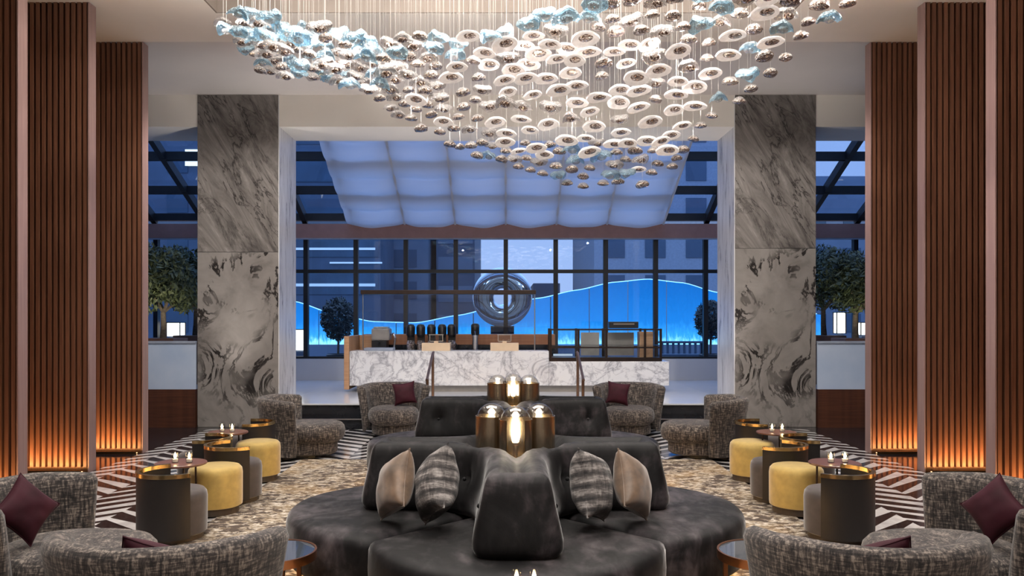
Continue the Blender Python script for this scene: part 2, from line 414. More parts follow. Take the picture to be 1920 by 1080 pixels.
# slatted timber panels standing out from the side walls
def slat_panel(s, y, xi, xo, name):
    root = bpy.data.objects.new(name, None); C.objects.link(root); root.location = (0, y, 0); root['kind'] = 'structure'
    x0, x1 = sorted((s * xi, s * xo))
    MB().box(x0, x1, .05, .15, 0, ZC - .002).build('backing_board', M['slat'], root)
    m = MB(); n = int((xo - xi - .05) / .068)
    for k in range(n):
        a = s * (xi + .022 + .068 * k); m.box(*sorted((a, a + s * .040)), 0.0, .05, .06, ZC - .002)
    m.build('slat', M['slat'], root)
    MB().box(*sorted((s * (xi - .010), s * (xi + .008))), -.006, .15, 0, ZC - .002).build('edge_trim', M['fin'], root, bevel=.004)
    MB().box(*sorted((s * (xi + .06), s * xo)), -.075, -.045, 0, .035).build('brass_rail', M['brass'], root)
    MB().box(*sorted((s * (xi + .06), s * xo)), -.040, -.012, .006, .016).build('light_strip', M['led'], root)
    L = bpy.data.lights.new('panel_grazer', 'AREA'); L.shape = 'RECTANGLE'; L.size = xo - xi - .1; L.size_y = .03; L.energy = 15; L.color = (1, .50, .17); L.spread = R(170)
    lo = bpy.data.objects.new('panel_grazer', L); C.objects.link(lo); lo.location = (s * (xi + xo) / 2, y - .13, .05); lo.rotation_euler = (R(180 - 14), 0, 0)
    return root
for s, nm in ((-1, 'left'), (1, 'right')):
    for k, (y, xi) in enumerate(((10.45, 4.78), (9.14, 4.80), (7.83, 4.81), (6.5, 4.81))):
        slat_panel(s, y, xi, 5.98, 'wall_%s_panel' % nm if k == 0 else 'wall_%s_panel.%03d' % (nm, k))

# marble columns
for s, nm in ((-1, 'column'), (1, 'column.001')):
    root = bpy.data.objects.new(nm, None); C.objects.link(root); root.location = (s * 4.39, 13.0, 0); root['kind'] = 'structure'
    j = 2.86 if s < 0 else 2.92
    MB().box(-.66, .66, 0, 1.04, 0, j - .004).build('lower_slab', M['marble_lo'], root, bevel=.006)
    MB().box(-.66, .66, 0, 1.04, j, ZC + .025).build('upper_slab', M['marble_up'], root, bevel=.006)
    MB().box(-.655, .655, .004, 1.036, j - .004, j).build('joint', M['black'], root)
    MB().box(*sorted((-s * .661, -s * .672)), .012, 1.05, .384, ZC + .02).build('inner_slab', M['marble_pale'], root)

# platform and steps
struct(MB().box(-9.4, 9.4, 13.06, 18.3, 0, .355).build('platform_base', M['blackstone']))
m = MB(); m.box(-3.72, 3.72, 13.03, 18.3, .355, .383); m.box(-9.4, -5.07, 13.06, 18.3, .355, .383); m.box(5.07, 9.4, 13.06, 18.3, .355, .383)
m.box(-5.07, -3.72, 14.05, 18.3, .355, .383); m.box(3.72, 5.07, 14.05, 18.3, .355, .383)
struct(m.build('platform_floor', M['stone'], bevel=.004))
m = MB(); m.box(-3.72, 3.72, 12.74, 13.06, 0, .17); struct(m.build('step_floor', M['blackstone'], bevel=.004))
struct(MB().box(-3.72, 3.72, 12.715, 12.74, .155, .172).build('trim_step', M['steel']))

# side bays: boarded wall with a milky glass balustrade
for s, nm in ((-1, 'left'), (1, 'right')):
    x0, x1 = sorted((s * 5.07, s * 9.38))
    struct(MB().box(x0, x1, 12.95, 13.06, 0, .62).build('wall_bay_' + nm, M['woodwall']))
    root = thing('glass_balustrade', 'milky glass balustrade above dark boards beside the %s' % ('column on the coffee machine side' if s < 0 else 'column on the display case side'), 'balustrade', (0, 12.99, .62))
    MB().box(x0, x1, 0, .03, 0, .745).build('glass_sheet', M['frost'], root)
    MB().box(x0, x1, -.02, .05, .745, .785).build('top_rail', M['pale_band'], root, bevel=.004)

# ------------------------------------------------------------------ glazing
YG, ZB, ZT0, ZT1 = 18.2, .87, 3.60, 3.92
struct(MB().box(-9.4, 9.4, 18.05, 18.30, .383, ZB).build('wall_parapet', M['stone']))
struct(MB().box(-9.4, 9.4, 17.95, 18.35, ZT0, ZT1).build('beam_transom', M['beam'], bevel=.006))
struct(MB().box(-9.4, 9.4, 17.955, 18.05, ZT0 - .03, ZT0).build('trim_transom', M['pale_band']))
w = bpy.data.objects.new('window_1', None); C.objects.link(w); w.location = (0, YG, 0); w['kind'] = 'structure'
m = MB()
for k in range(-8, 9):
    x = 1.14 * k - .02; m.box(x - .05, x + .05, -.07, .07, ZB, ZT0)
m.box(-9.4, 9.4, -.05, .05, 2.82, 2.90); m.box(-9.4, 9.4, -.06, .06, ZB, ZB + .05)
m.build('frame', M['frame'], w)
for k in range(-8, 8):
    x = 1.14 * k - .02; MB().box(x + .05, x + 1.09, -.008, .008, ZB + .05, ZT0).build('pane', M['pane'], w)
SL = .458
def roofz(y): return ZT1 + SL * (18.2 - y)
w = bpy.data.objects.new('window_2', None); C.objects.link(w); w['kind'] = 'structure'
m = MB(); y0, y1 = 14.06, 18.15
for k in range(-8, 9):
    x = 1.14 * k - .02; m.obox((x, y0, roofz(y0) + .06), (x, y1, roofz(y1) + .06), .11, .18)
for y in (14.9, 15.94, 17.03, 18.02): m.obox((-9.38, y, roofz(y) + .07), (9.38, y, roofz(y) + .07), .17, .16)
m.build('frame', M['frame'], w)
ang = math.atan(SL)
for k in range(-8, 8):
    x = 1.14 * k - .02
    v = [(x + .05, y0, roofz(y0) + .13), (x + 1.09, y0, roofz(y0) + .13), (x + 1.09, y1, roofz(y1) + .13), (x + .05, y1, roofz(y1) + .13)]
    v += [(a, b, c_ + .012) for a, b, c_ in v]
    MB().add(v, [(3, 2, 1, 0), (4, 5, 6, 7), (0, 1, 5, 4), (1, 2, 6, 5), (2, 3, 7, 6), (3, 0, 4, 7)]).build('pane', M['skylight'], w)

# fabric blinds under the sloping glass
bl = ['first pale fabric roof blind counting from the coffee machine end', 'second pale fabric roof blind counting from the coffee machine end', 'pale fabric roof blind above the dark dispensers, third from the coffee machine end',
      'pale fabric roof blind above the steel tap, fourth from the coffee machine end', 'pale fabric roof blind behind the chandelier tip, second from the display case end', 'pale fabric roof blind at the display case end of the row']
xs = [-3.60, -2.30, -1.16, -.02, 1.12, 2.26, 3.53]
for k in range(6):
    xa, xb = xs[k] + .012, xs[k + 1] - .012; nu, nv = 18, 96; vs = []; fs = []
    for j in range(nv + 1):
        t = j / nv; y = 14.15 + (18.0 - 14.15) * t
        fold = (t * 7) % 1.0
        for i in range(nu + 1):
            u = i / nu; sag = 4 * u * (1 - u)
            z = roofz(y) - .10 - .065 * sag * (.25 + .75 * sin(pi * fold) ** .8) - .055 * sin(pi * fold) - .012 * sin(u * 9 + k * 2 + t * 11) * sag
            if t > .97: z -= .10 * sag * (t - .97) / .03
            vs.append((xa + (xb - xa) * u, y, z))
    for j in range(nv):
        for i in range(nu):
            a = j * (nu + 1) + i; fs.append((a, a + 1, a + nu + 2, a + nu + 1))
    o = MB().add(vs, fs).build('roof_blind', M['blind'], smooth=60)
    tag(o, bl[k], 'blind', 'fabric blinds under the sloping roof glass')
    MB().obox((xb + .012, 14.15, roofz(14.15) - .13), (xb + .012, 18.0, roofz(18.0) - .13), .045, .02).build('side_tape', M['tape'], o)
    o.data.materials[0] = M['blind']

# ------------------------------------------------------------------ world outside
struct(MB().box(-30, 30, 18.36, 40, .30, .50).build('ground_terrace', M['terrace']))
struct(MB().box(-140, 140, 40, 190, -.6, -.3).build('ground_street', M['terrace']))
def building(name, label, x0, x1, y, dep, h, body, fl, win, win_mat, group='buildings beyond the terrace', lit=None, vertical=False):
    root = thing(name, label, 'building', ((x0 + x1) / 2, y, -.3), 0, group); w = (x1 - x0) / 2
    MB().box(-w, w, 0, dep, 0, h).build('facade', body, root)
    nf = int(h / fl); g = 2 * w / max(1, int((2 * w - 1) / win)) if win > 0 else 2 * w; n = max(1, int(round(2 * w / g)))
    nf = min(nf, max(1, 98 // n)); proto_w = None
    for f in range(nf):
        for i in range(n):
            x = -w + g * (i + .5); z = f * fl + fl * .30
            if proto_w is None:
                proto_w = MB().box(-g * .25 if win > 0 else .2 - w, g * .25 if win > 0 else w - .2, -.06, .02, 0, fl * .55).build('window', win_mat, root)
                q = proto_w
            else: q = proto_w.copy(); C.objects.link(q); q.parent = root
            q.location = (x, 0, z)
    m = MB(); m.box(-w, w, 0, dep, h, h + .6); m.build('roof', body, root)
    if lit:
        q = MB()
        for (a, b, c_, d) in lit: q.box(a, b, -.10, .0, c_, d)
        q.build('lit_window', M['litwindow'] if not vertical else M['litwhite'], root)
    return root
def bx(px, D): return (px - CX) * D / F
building('office_block', 'low dark office block with glowing horizontal bands behind the potted shrub', bx(395, 70), bx(714, 70), 70, 8, 26, M['tower'], 3.3, 0, M['winglass'], lit=[(-7, 7, 5.0, 5.25), (-7, 7, 8.2, 8.4), (3, 7.6, 7.0, 7.15)], vertical=True)
building('residential_tower', 'dark tower with small square windows behind the dark dispensers', bx(718, 80), bx(803, 80), 80, 20, 44, M['concrete'], 3.2, 2.4, M['tower'])
building('residential_tower', 'narrow dark banded tower beside the mirrored ring', bx(818, 82), bx(890, 82), 82, 20, 44, M['tower'], 3.0, 0, M['concrete'])
building('apartment_block', 'pale stone apartment block with paired windows behind the wavy glass', bx(1114, 62), bx(1420, 62), 62, 20, 20, M['pale_band'], 3.0, 2.5, M['tower'])
building('apartment_block', 'tall blue grey block behind the tilted white lantern', bx(1500, 75), bx(1760, 75), 75, 25, 15, M['concrete'], 3.1, 2.6, M['winglass'])
building('office_block', 'dark office block with one lit room behind the olive trees', bx(60, 68), bx(372, 68), 68, 8, 22, M['tower'], 3.4, 3.0, M['winglass'], lit=[(8.6, 11.4, 11.6, 13.0), (6.0, 7.8, 15.2, 16.6)])
building('roof_pavilion', 'low dark rooftop with an antenna between the mirrored ring and the wave', bx(1000, 90), bx(1050, 90), 90, 12, 5.6, M['tower'], 2.5, 0, M['concrete'])

# glowing wavy glass screen
def wave_top(px):
    pts = [(380, 540), (470, 548), (552, 566), (620, 587), (700, 604), (780, 606), (860, 592), (940, 573), (1010, 560), (1080, 545), (1150, 530), (1215, 524), (1280, 531), (1345, 549), (1440, 576), (1540, 590)]
    for (a, ya), (b, yb) in zip(pts, pts[1:]):
        if a <= px <= b: t = (px - a) / (b - a); t = t * t * (3 - 2 * t) * .5 + t * .5; return ya + (yb - ya) * t
    return pts[-1][1]
DW = 26.0
root = thing('glass_screen', 'long glowing blue glass screen with a wavy top edge on the terrace', 'screen', (0, DW, .5))
edges = [380 + 72.5 * i for i in range(17)]
for a, b in zip(edges, edges[1:]):
    vs = []; n = 12
    for yy in (0, .05):
        for k in range(n + 1):
            px = a + 1 + (b - a - 2) * k / n; X = bx(px, DW); vs += [(X, yy, .05), (X, yy, EYE + (HY - wave_top(px)) * DW / F - .5)]
    fs = []; q = 2 * (n + 1)
    for k in range(n):
        i = 2 * k; fs += [(i, i + 2, i + 3, i + 1), (q + i + 1, q + i + 3, q + i + 2, q + i), (i + 1, i + 3, q + i + 3, q + i + 1)]
    MB().add(vs, fs).build('glass_panel', M['wave'], root, weld=False)
MB().tube([(bx(p, DW), .025, EYE + (HY - wave_top(p)) * DW / F - .49) for p in range(380, 1540, 12)], .022, 6).build('lit_edge', M['waveedge'], root)
MB().box(bx(380, DW), bx(1540, DW), -.30, -.22, 0, .10).build('light_trough', M['ledblue'], root)
struct(MB().box(bx(360, 25), bx(1560, 25), 24.9, 25.0, .5, .98).build('wall_terrace', M['concrete']))

# mirrored ring
cx, cy, cz = at(942, 557, 24)
root = thing('ring_sculpture', 'round mirrored disc sculpture with a central hole on the terrace', 'sculpture', (cx, cy, .5))
m = MB(); prof = []
Ro, Ri = .90, .26; rm = (Ro + Ri) / 2; hw = (Ro - Ri) / 2
seg = 64; ps = 24; vs = []; fs = []
for i in range(seg):
    a = 2 * pi * i / seg
    for k in range(ps):
        b = 2 * pi * k / ps; r = rm + hw * cos(b); vs.append((r * cos(a), .055 * sin(b), cz - .5 + r * sin(a)))
for i in range(seg):
    for k in range(ps): fs.append((i * ps + k, ((i + 1) % seg) * ps + k, ((i + 1) % seg) * ps + (k + 1) % ps, i * ps + (k + 1) % ps))
m.add(vs, fs); m.build('mirrored_disc', M['chrome'], root, smooth=60)
MB().box(-.35, .35, -.25, .25, 0, cz - .5 - Ro + .03).build('pedestal', M['blackstone'], root)

# trees and shrubs
def foliage(mb, c, rx, ry, rz, n, size):
    for _ in range(n):
        while True:
            p = Vector((random.uniform(-1, 1), random.uniform(-1, 1), random.uniform(-1, 1)))
            if p.length < 1 and (p.length > .45 or random.random() < .35): break
        q = Vector((c[0] + p.x * rx, c[1] + p.y * ry, c[2] + p.z * rz))
        a = Vector((random.gauss(0, 1), random.gauss(0, 1), random.gauss(0, 1))).normalized(); b = a.orthogonal().normalized()
        l = size * random.uniform(.7, 1.4); w = l * .28
        mb.add([q - a * l, q - b * w, q + a * l, q + b * w], [(0, 1, 2, 3)])
def tree(label, px, D, zt, zb, spread, lean=0, seedv=1):
    random.seed(seedv); X = bx(px, D)
    root = thing('olive_tree', label, 'tree', (X, D, .385), 0, 'olive trees in the side bays')
    MB().box(-.34, .34, -.35, .35, 0, zb - .385).build('planter', M['planter'], root, bevel=.01)
    b0 = zb - .385; h = zt - zb; m = MB()
    fork = (lean * .3, 0, b0 + h * .28)
    m.tube([(0, 0, b0 - .05), (lean * .15, .02, b0 + h * .14), fork], [.07, .055, .05])
    tips = []
    for k in range(5):
        a = 2 * pi * k / 5 + .4; t = (lean * .6 + spread * .62 * cos(a), spread * .5 * sin(a), b0 + h * (.55 + .12 * (k % 3)))
        m.tube([fork, ((fork[0] + t[0]) / 2 + .05, (fork[1] + t[1]) / 2, (fork[2] + t[2]) / 2 - .02), t], [.035, .026, .012], 6); tips.append(t)
    m.build('trunk', M['bark'], root, smooth=50)
    f = MB()
    for t in tips: foliage(f, t, spread * .55, spread * .5, h * .28, 900, .062)
    foliage(f, (lean * .6, 0, b0 + h * .72), spread * .7, spread * .6, h * .30, 1500, .062)
    f.build('foliage', M['leaf'], root, weld=False)
tree('bushy olive tree in a brown planter beside the column, coffee machine side', 306, 15.4, 3.16, 1.40, .66, .0, 3)
tree('olive tree half hidden by the column on the coffee machine side', 366, 17.2, 3.25, 1.42, .72, .05, 4)
tree('slim pale-trunked olive tree beside the slatted panel, display case side', 1604, 15.4, 3.06, 1.40, .62, .0, 5)
tree('dark olive tree behind the column on the display case side', 1545, 17.2, 3.35, 1.42, .76, -.05, 6)
def shrub(label, px, py, D, r, seedv):
    random.seed(seedv); p = at(px, py, D)
    root = thing('potted_shrub', label, 'shrub', (p.x, D, .5), 0, 'dark shrubs outside the bar window')
    MB().lathe([(.20, 0), (.30, .38), (.28, .40), (.27, .36)], 20).build('pot', M['black'], root, smooth=40)
    MB().tube([(0, 0, .34), (.02, 0, p.z - .5)], .03, 6).build('stem', M['bark'], root)
    f = MB(); foliage(f, (0, 0, p.z - .5), r, r * .9, r * 1.25, 2400, .06); f.build('foliage', M['leafdark'], root, weld=False)
shrub('dark round potted shrub outside the window behind the oak end panel', 634, 598, 20, .44, 8)
shrub('dark potted shrub outside the window by the column, display case side', 1332, 600, 20, .40, 9)

def lantern(label, px, y0, y1, w, D, tilt=0):
    a = at(px, y1, D); b = at(px, y0, D); h = b.z - a.z
    root = thing('box_lantern', label, 'lantern', (a.x, D, .5), 0, 'lit lanterns on the terrace')
    MB().box(-w * .4, w * .4, -w * .4, w * .4, 0, a.z - .5).build('plinth', M['concrete'], root)
    m = MB().box(-w / 2, w / 2, -w / 2, w / 2, a.z - .5 + .02, b.z - .5 - .02).build('lit_shade', M['lantern'], root, bevel=.01)
    q = MB()
    for sx in (-1, 1):
        for sy in (-1, 1): q.box(*sorted((sx * (w / 2), sx * (w / 2 + .018))), *sorted((sy * (w / 2), sy * (w / 2 + .018))), a.z - .5, b.z - .5)
    q.box(-w / 2 - .018, w / 2 + .018, -w / 2 - .018, w / 2 + .018, b.z - .5 - .02, b.z - .5)
    q.build('frame', M['darkmetal'], root)
    return root
lantern('warm white box lantern outside the window by the oak end panel', 563, 617, 658, .24, 19.2)
lantern('pale box lantern under the bushy olive tree', 330, 604, 632, .30, 18.75)
lantern('tall white lantern between the two olive trees, display case side', 1574, 585, 626, .20, 19.2)
lantern('white cube lantern beside the slatted panel, display case side', 1622, 604, 629, .34, 18.9)
p = at(1276, 640, 21.3)
root = thing('garden_bench', 'dark slatted bench outside the window by the display case', 'bench', (p.x, 21.3, .5))
m = MB()
for k in range(9): m.box(-.6 + .15 * k - .03, -.6 + .15 * k + .03, .2, .24, .12, .62)
m.box(-.66, .66, .18, .26, .62, .68); m.build('slat', M['tower'], root)
MB().box(-.66, .66, -.25, .2, .28, .34).build('seat', M['tower'], root)
for sx in (-1, 1): MB().box(*sorted((sx * .58, sx * .64)), -.23, -.17, 0, .28).build('leg', M['tower'], root)
for sx in (-1, 1): MB().box(*sorted((sx * .60, sx * .66)), .2, .26, 0, .62).build('leg', M['tower'], root)

# ------------------------------------------------------------------ the bar
root = thing('bar_counter', 'long white marble bar counter with dark base on the raised platform', 'counter', (0, 15.1, .383))
MB().box(-2.98, .80, 0, .62, .122, .777).build('marble_front', M['marble_white'], root, bevel=.004)
MB().box(.803, 3.08, 0, .62, .122, .58).build('marble_front', M['marble_white'], root, bevel=.004)
MB().box(-2.86, 2.96, .10, .58, 0, .122).build('plinth', M['porc'], root)
MB().box(-3.08, -2.985, -.03, 1.3, .05, 1.06).build('end_panel', M['oak'], root, bevel=.004)
MB().box(-2.95, .80, .62, .99, .10, .70).build('worktop', M['blackstone'], root)
root = thing('back_counter', 'warm timber back counter behind the marble bar', 'counter', (0, 16.4, .383))
MB().box(-2.98, 1.0, 0, .5, 0, 1.07).build('cabinet', M['redoak'], root, bevel=.005)
MB().box(-2.98, 1.0, -.012, 0, .60, .86).build('dark_recess', M['blackstone'], root)
MB().box(-2.98, -2.45, -.28, -.012, 0, 1.06).build('return_panel', M['oak'], root, bevel=.005)

root = thing('glass_canopy', 'slim dark canopy bar on thin posts above the marble counter', 'canopy', (0, 15.35, 1.162))
MB().box(-2.79, .56, -.16, .16, 1.08, 1.16).build('canopy_bar', M['darkmetal'], root, bevel=.006)
for x in (-2.77, .54): MB().cyl((x, 0, 0), .012, 1.08, 10).build('post', M['steel'], root)
MB().box(-2.75, .52, -.004, .004, .45, 1.08).build('glass_guard', M['clear'], root)

def card_stand(px, label):
    a = at(px, 658, 15.3)
    root = thing('menu_stand', label, 'menu stand', (a.x, 15.3, 1.16), 0, 'card stands on the marble bar')
    MB().box(-.27, .27, -.10, .10, 0, .15).build('timber_box', M['creambox'], root, bevel=.004)
    MB().box(-.04, .04, -.05, .05, .15, .185).build('card_foot', M['creambox'], root)
    m = MB(); m.box(-.13, -.118, -.02, .02, .185, .30); m.box(.118, .13, -.02, .02, .185, .30); m.box(-.14, .14, -.02, .02, .30, .315); m.box(-.12, .12, -.02, .02, .175, .187)
    m.build('wire_frame', M['steel'], root)
    MB().box(-.118, .118, -.003, .003, .187, .30).build('clear_card', M['clear'], root)
card_stand(818, 'pale timber box with small card stand in front of the dark dispensers')
card_stand(946, 'pale timber box with small card stand beside the steel tap')
root = thing('serving_board', 'flat pale board lying on the bar under the coffee machine', 'board', (at(712, 655, 15.35).x, 15.35, 1.16))
MB().box(-.28, .28, -.14, .14, 0, .055).build('board', M['pale_band'], root, bevel=.008)

p = at(718, 655, 16.0)
root = thing('coffee_machine', 'grey coffee machine with chrome arm at the oak end of the bar', 'coffee machine', (p.x, 15.98, 1.085))
MB().box(-.20, .10, -.16, .16, .02, .26).build('body', M['black'], root, bevel=.01)
MB().box(-.20, .16, -.19, .17, .26, .50).build('head', M['porc'], root, bevel=.03)
MB().box(-.16, .12, -.15, .13, .50, .53).build('cup_tray', M['steel'], root, bevel=.006)
MB().box(-.22, .22, -.24, .16, 0, .025).build('drip_tray', M['steel'], root)
MB().tube([(.16, -.1, .38), (.24, -.14, .40), (.27, -.15, .30), (.24, -.15, .06)], .022, 8).build('steam_arm', M['chrome'], root, smooth=50)
MB().tube([(-.05, -.16, .22), (-.05, -.30, .21)], [.03, .02], 8).build('filter_handle', M['black'], root)

dl = ['first', 'second', 'third', 'fourth', 'fifth']
proto = None
for k, px in enumerate((770, 789, 809, 829, 847)):
    p = at(px, 655, 15.9)
    lab = 'tall black coffee dispenser, %s of the row counting from the coffee machine' % dl[k]
    if proto is None:
        proto = thing('coffee_dispenser', lab, 'dispenser', (p.x, 15.9, 1.085), 0, 'black coffee dispensers behind the marble bar')
        proto.scale = (1.05, 1.05, 1.3)
        MB().box(-.075, .075, -.09, .09, 0, .03).build('base', M['black'], proto, bevel=.006)
        MB().lathe([(.05, .03), (.072, .05), (.078, .16), (.06, .20)], 18).build('carafe', M['smoke'], proto, smooth=40)
        MB().box(-.07, .07, .03, .09, .03, .42).build('column_back', M['black'], proto, bevel=.006)
        MB().lathe([(.055, .25), (.082, .28), (.085, .40), (.06, .44), (0.0, .45)], 18).build('head', M['black'], proto, smooth=40)
        MB().tube([(.078, -.02, .15), (.105, -.03, .13), (.09, -.02, .06)], .010, 6).build('handle', M['black'], proto)
    else: dup(proto, (p.x, 15.9, 1.085), 0, lab).scale = (1.05, 1.05, 1.3)
p = at(891, 650, 15.9)
root = thing('drink_tap', 'slim steel drink tap with black head behind the marble bar', 'tap', (p.x, 15.9, 1.085))
MB().lathe([(.10, 0), (.10, .02), (.06, .03), (.055, .32), (.07, .36)], 20).build('column', M['steel'], root, smooth=40)
MB().lathe([(.07, .36), (.085, .40), (.085, .56), (.06, .59), (0, .60)], 20).build('head', M['black'], root, smooth=40)
MB().tube([(0, -.08, .46), (0, -.16, .44), (0, -.17, .36)], .016, 8).build('spout', M['chrome'], root, smooth=50)

# glass display case
root = thing('display_case', 'glass display case with dark frame on the lower end of the bar', 'display case', (0, 15.13, .965))
x0, x1, d, h = .835, 2.93, .55, .62
m = MB(); e = .022
for x in (x0, x0 + .53, x0 + 1.06, x1 - .30, x1):
    for y in (0, d): m.box(x - e, x + e, y - e + (e if y == 0 else 0), y + e, 0, h)
for z in (0.012, .26, h - .02):
    for y in (0, d): m.box(x0, x1, y - .012, y + .012, z - .012, z + .014)
m.build('frame', M['darkmetal'], root)
MB().box(x0, x1, -.01, d, 0, .07).build('base', M['darkmetal'], root)
MB().box(x0 + .03, x1 - .03, .04, d - .03, .30, .312).build('shelf', M['clear'], root)
MB().box(x0, x1, 0, d, h - .008, h + .006).build('glass_top', M['clear'], root)
MB().box(x0 + .02, x1 - .02, .004, .010, .07, h - .02).build('front_pane', M['clear'], root)
for k, (a, b) in enumerate(((x0 + .62, x0 + .98), (x0 + 1.12, x0 + 1.66))):
    MB().box(a, b, d - .06, d - .05, .09, .54).build('back_door', M['porc'], root)
MB().box(x1 - .38, x1 - .12, .15, .42, .07, .56).build('timber_stand', M['oak'], root, bevel=.006)
MB().box(x0 + .08, x0 + .46, d - .05, d - .04, .08, .12).build('light_strip', M['litwhite'], root)
root = thing('storage_box', 'black box standing on top of the glass display case', 'box', (at(1168, 613, 15.4).x, 15.4, .965 + .628))
MB().box(-.28, .28, -.13, .13, 0, .125).build('box_body', M['black'], root, bevel=.01)
MB().box(-.20, .20, -.135, -.10, .07, .09).build('slot', M['steel'], root)

# stair handrails
for X, lab in ((-1.257, 'slim bronze handrail on the steps in front of the dark dispensers'), (1.21, 'slim bronze handrail on the steps in front of the display case')):
    root = thing('stair_handrail', lab, 'handrail', (X, 12.4, .004), 0, 'bronze handrails at the bar steps')
    MB().cyl((0, 1.15, .379), .024, .80, 12).build('post', M['handrail'], root)
    MB().cyl((0, .22, 0), .024, .83, 12).build('post', M['handrail'], root)
    MB().tube([(0, .12, .80), (0, .22, .83), (0, 1.15, 1.18), (0, 1.28, 1.19)], .022, 10).build('rail', M['handrail'], root, smooth=50)

# ------------------------------------------------------------------ quatrefoil velvet sofas
def normals2(pts):
    n = len(pts); out = []
    for i in range(n):
        a = Vector(pts[i - 1]); b = Vector(pts[i]); c_ = Vector(pts[(i + 1) % n])
        e1 = (b - a); e2 = (c_ - b)
        n1 = Vector((e1.y, -e1.x)).normalized(); n2 = Vector((e2.y, -e2.x)).normalized()
        nn = (n1 + n2); nn = nn.normalized() if nn.length > 1e-6 else n1
        k = max(.5, nn.dot(n1)); out.append(nn / k)
    return out
def resample(pts, step):
    out = []; n = len(pts)
    for i in range(n):
        a = Vector(pts[i]); b = Vector(pts[(i + 1) % n]); L = (b - a).length; k = max(1, int(L / step))
        for j in range(k): out.append(tuple(a.lerp(b, j / k)))
    return out
def puff(mb, pts, rings, extra=None):
    """loft a closed counter-clockwise plan outline through (inset, z) rings and cap it"""
    nn = normals2(pts); n = len(pts); vs = []
    for (ins, z) in rings:
        for i, p in enumerate(pts):
            d = -ins + (extra(p, z) if extra else 0)
            vs.append((p[0] + nn[i].x * d, p[1] + nn[i].y * d, z))
    fs = []
    for k in range(len(rings) - 1):
        for i in range(n):
            j = (i + 1) % n; fs.append((k * n + i, k * n + j, (k + 1) * n + j, (k + 1) * n + i))
    fs.append(tuple(range(n - 1, -1, -1))); o = (len(rings) - 1) * n; fs.append(tuple(range(o, o + n)))
    return mb.add(vs, fs)
SX, SY = 1.0, 1.08
A_, R_ = .66, .89
D_ = (1.32 + math.sqrt(1.32 ** 2 + 8 * (R_ ** 2 - A_ ** 2))) / 4
def lobe_arc(rot, a=A_, r=R_, n=26):
    th = math.atan2(D_, D_ - a); pts = []
    for k in range(n + 1):
        t = -th + 2 * th * k / n; x, y = a + r * cos(t), r * sin(t)
        pts.append((x * cos(rot) - y * sin(rot), x * sin(rot) + y * cos(rot)))
    return pts
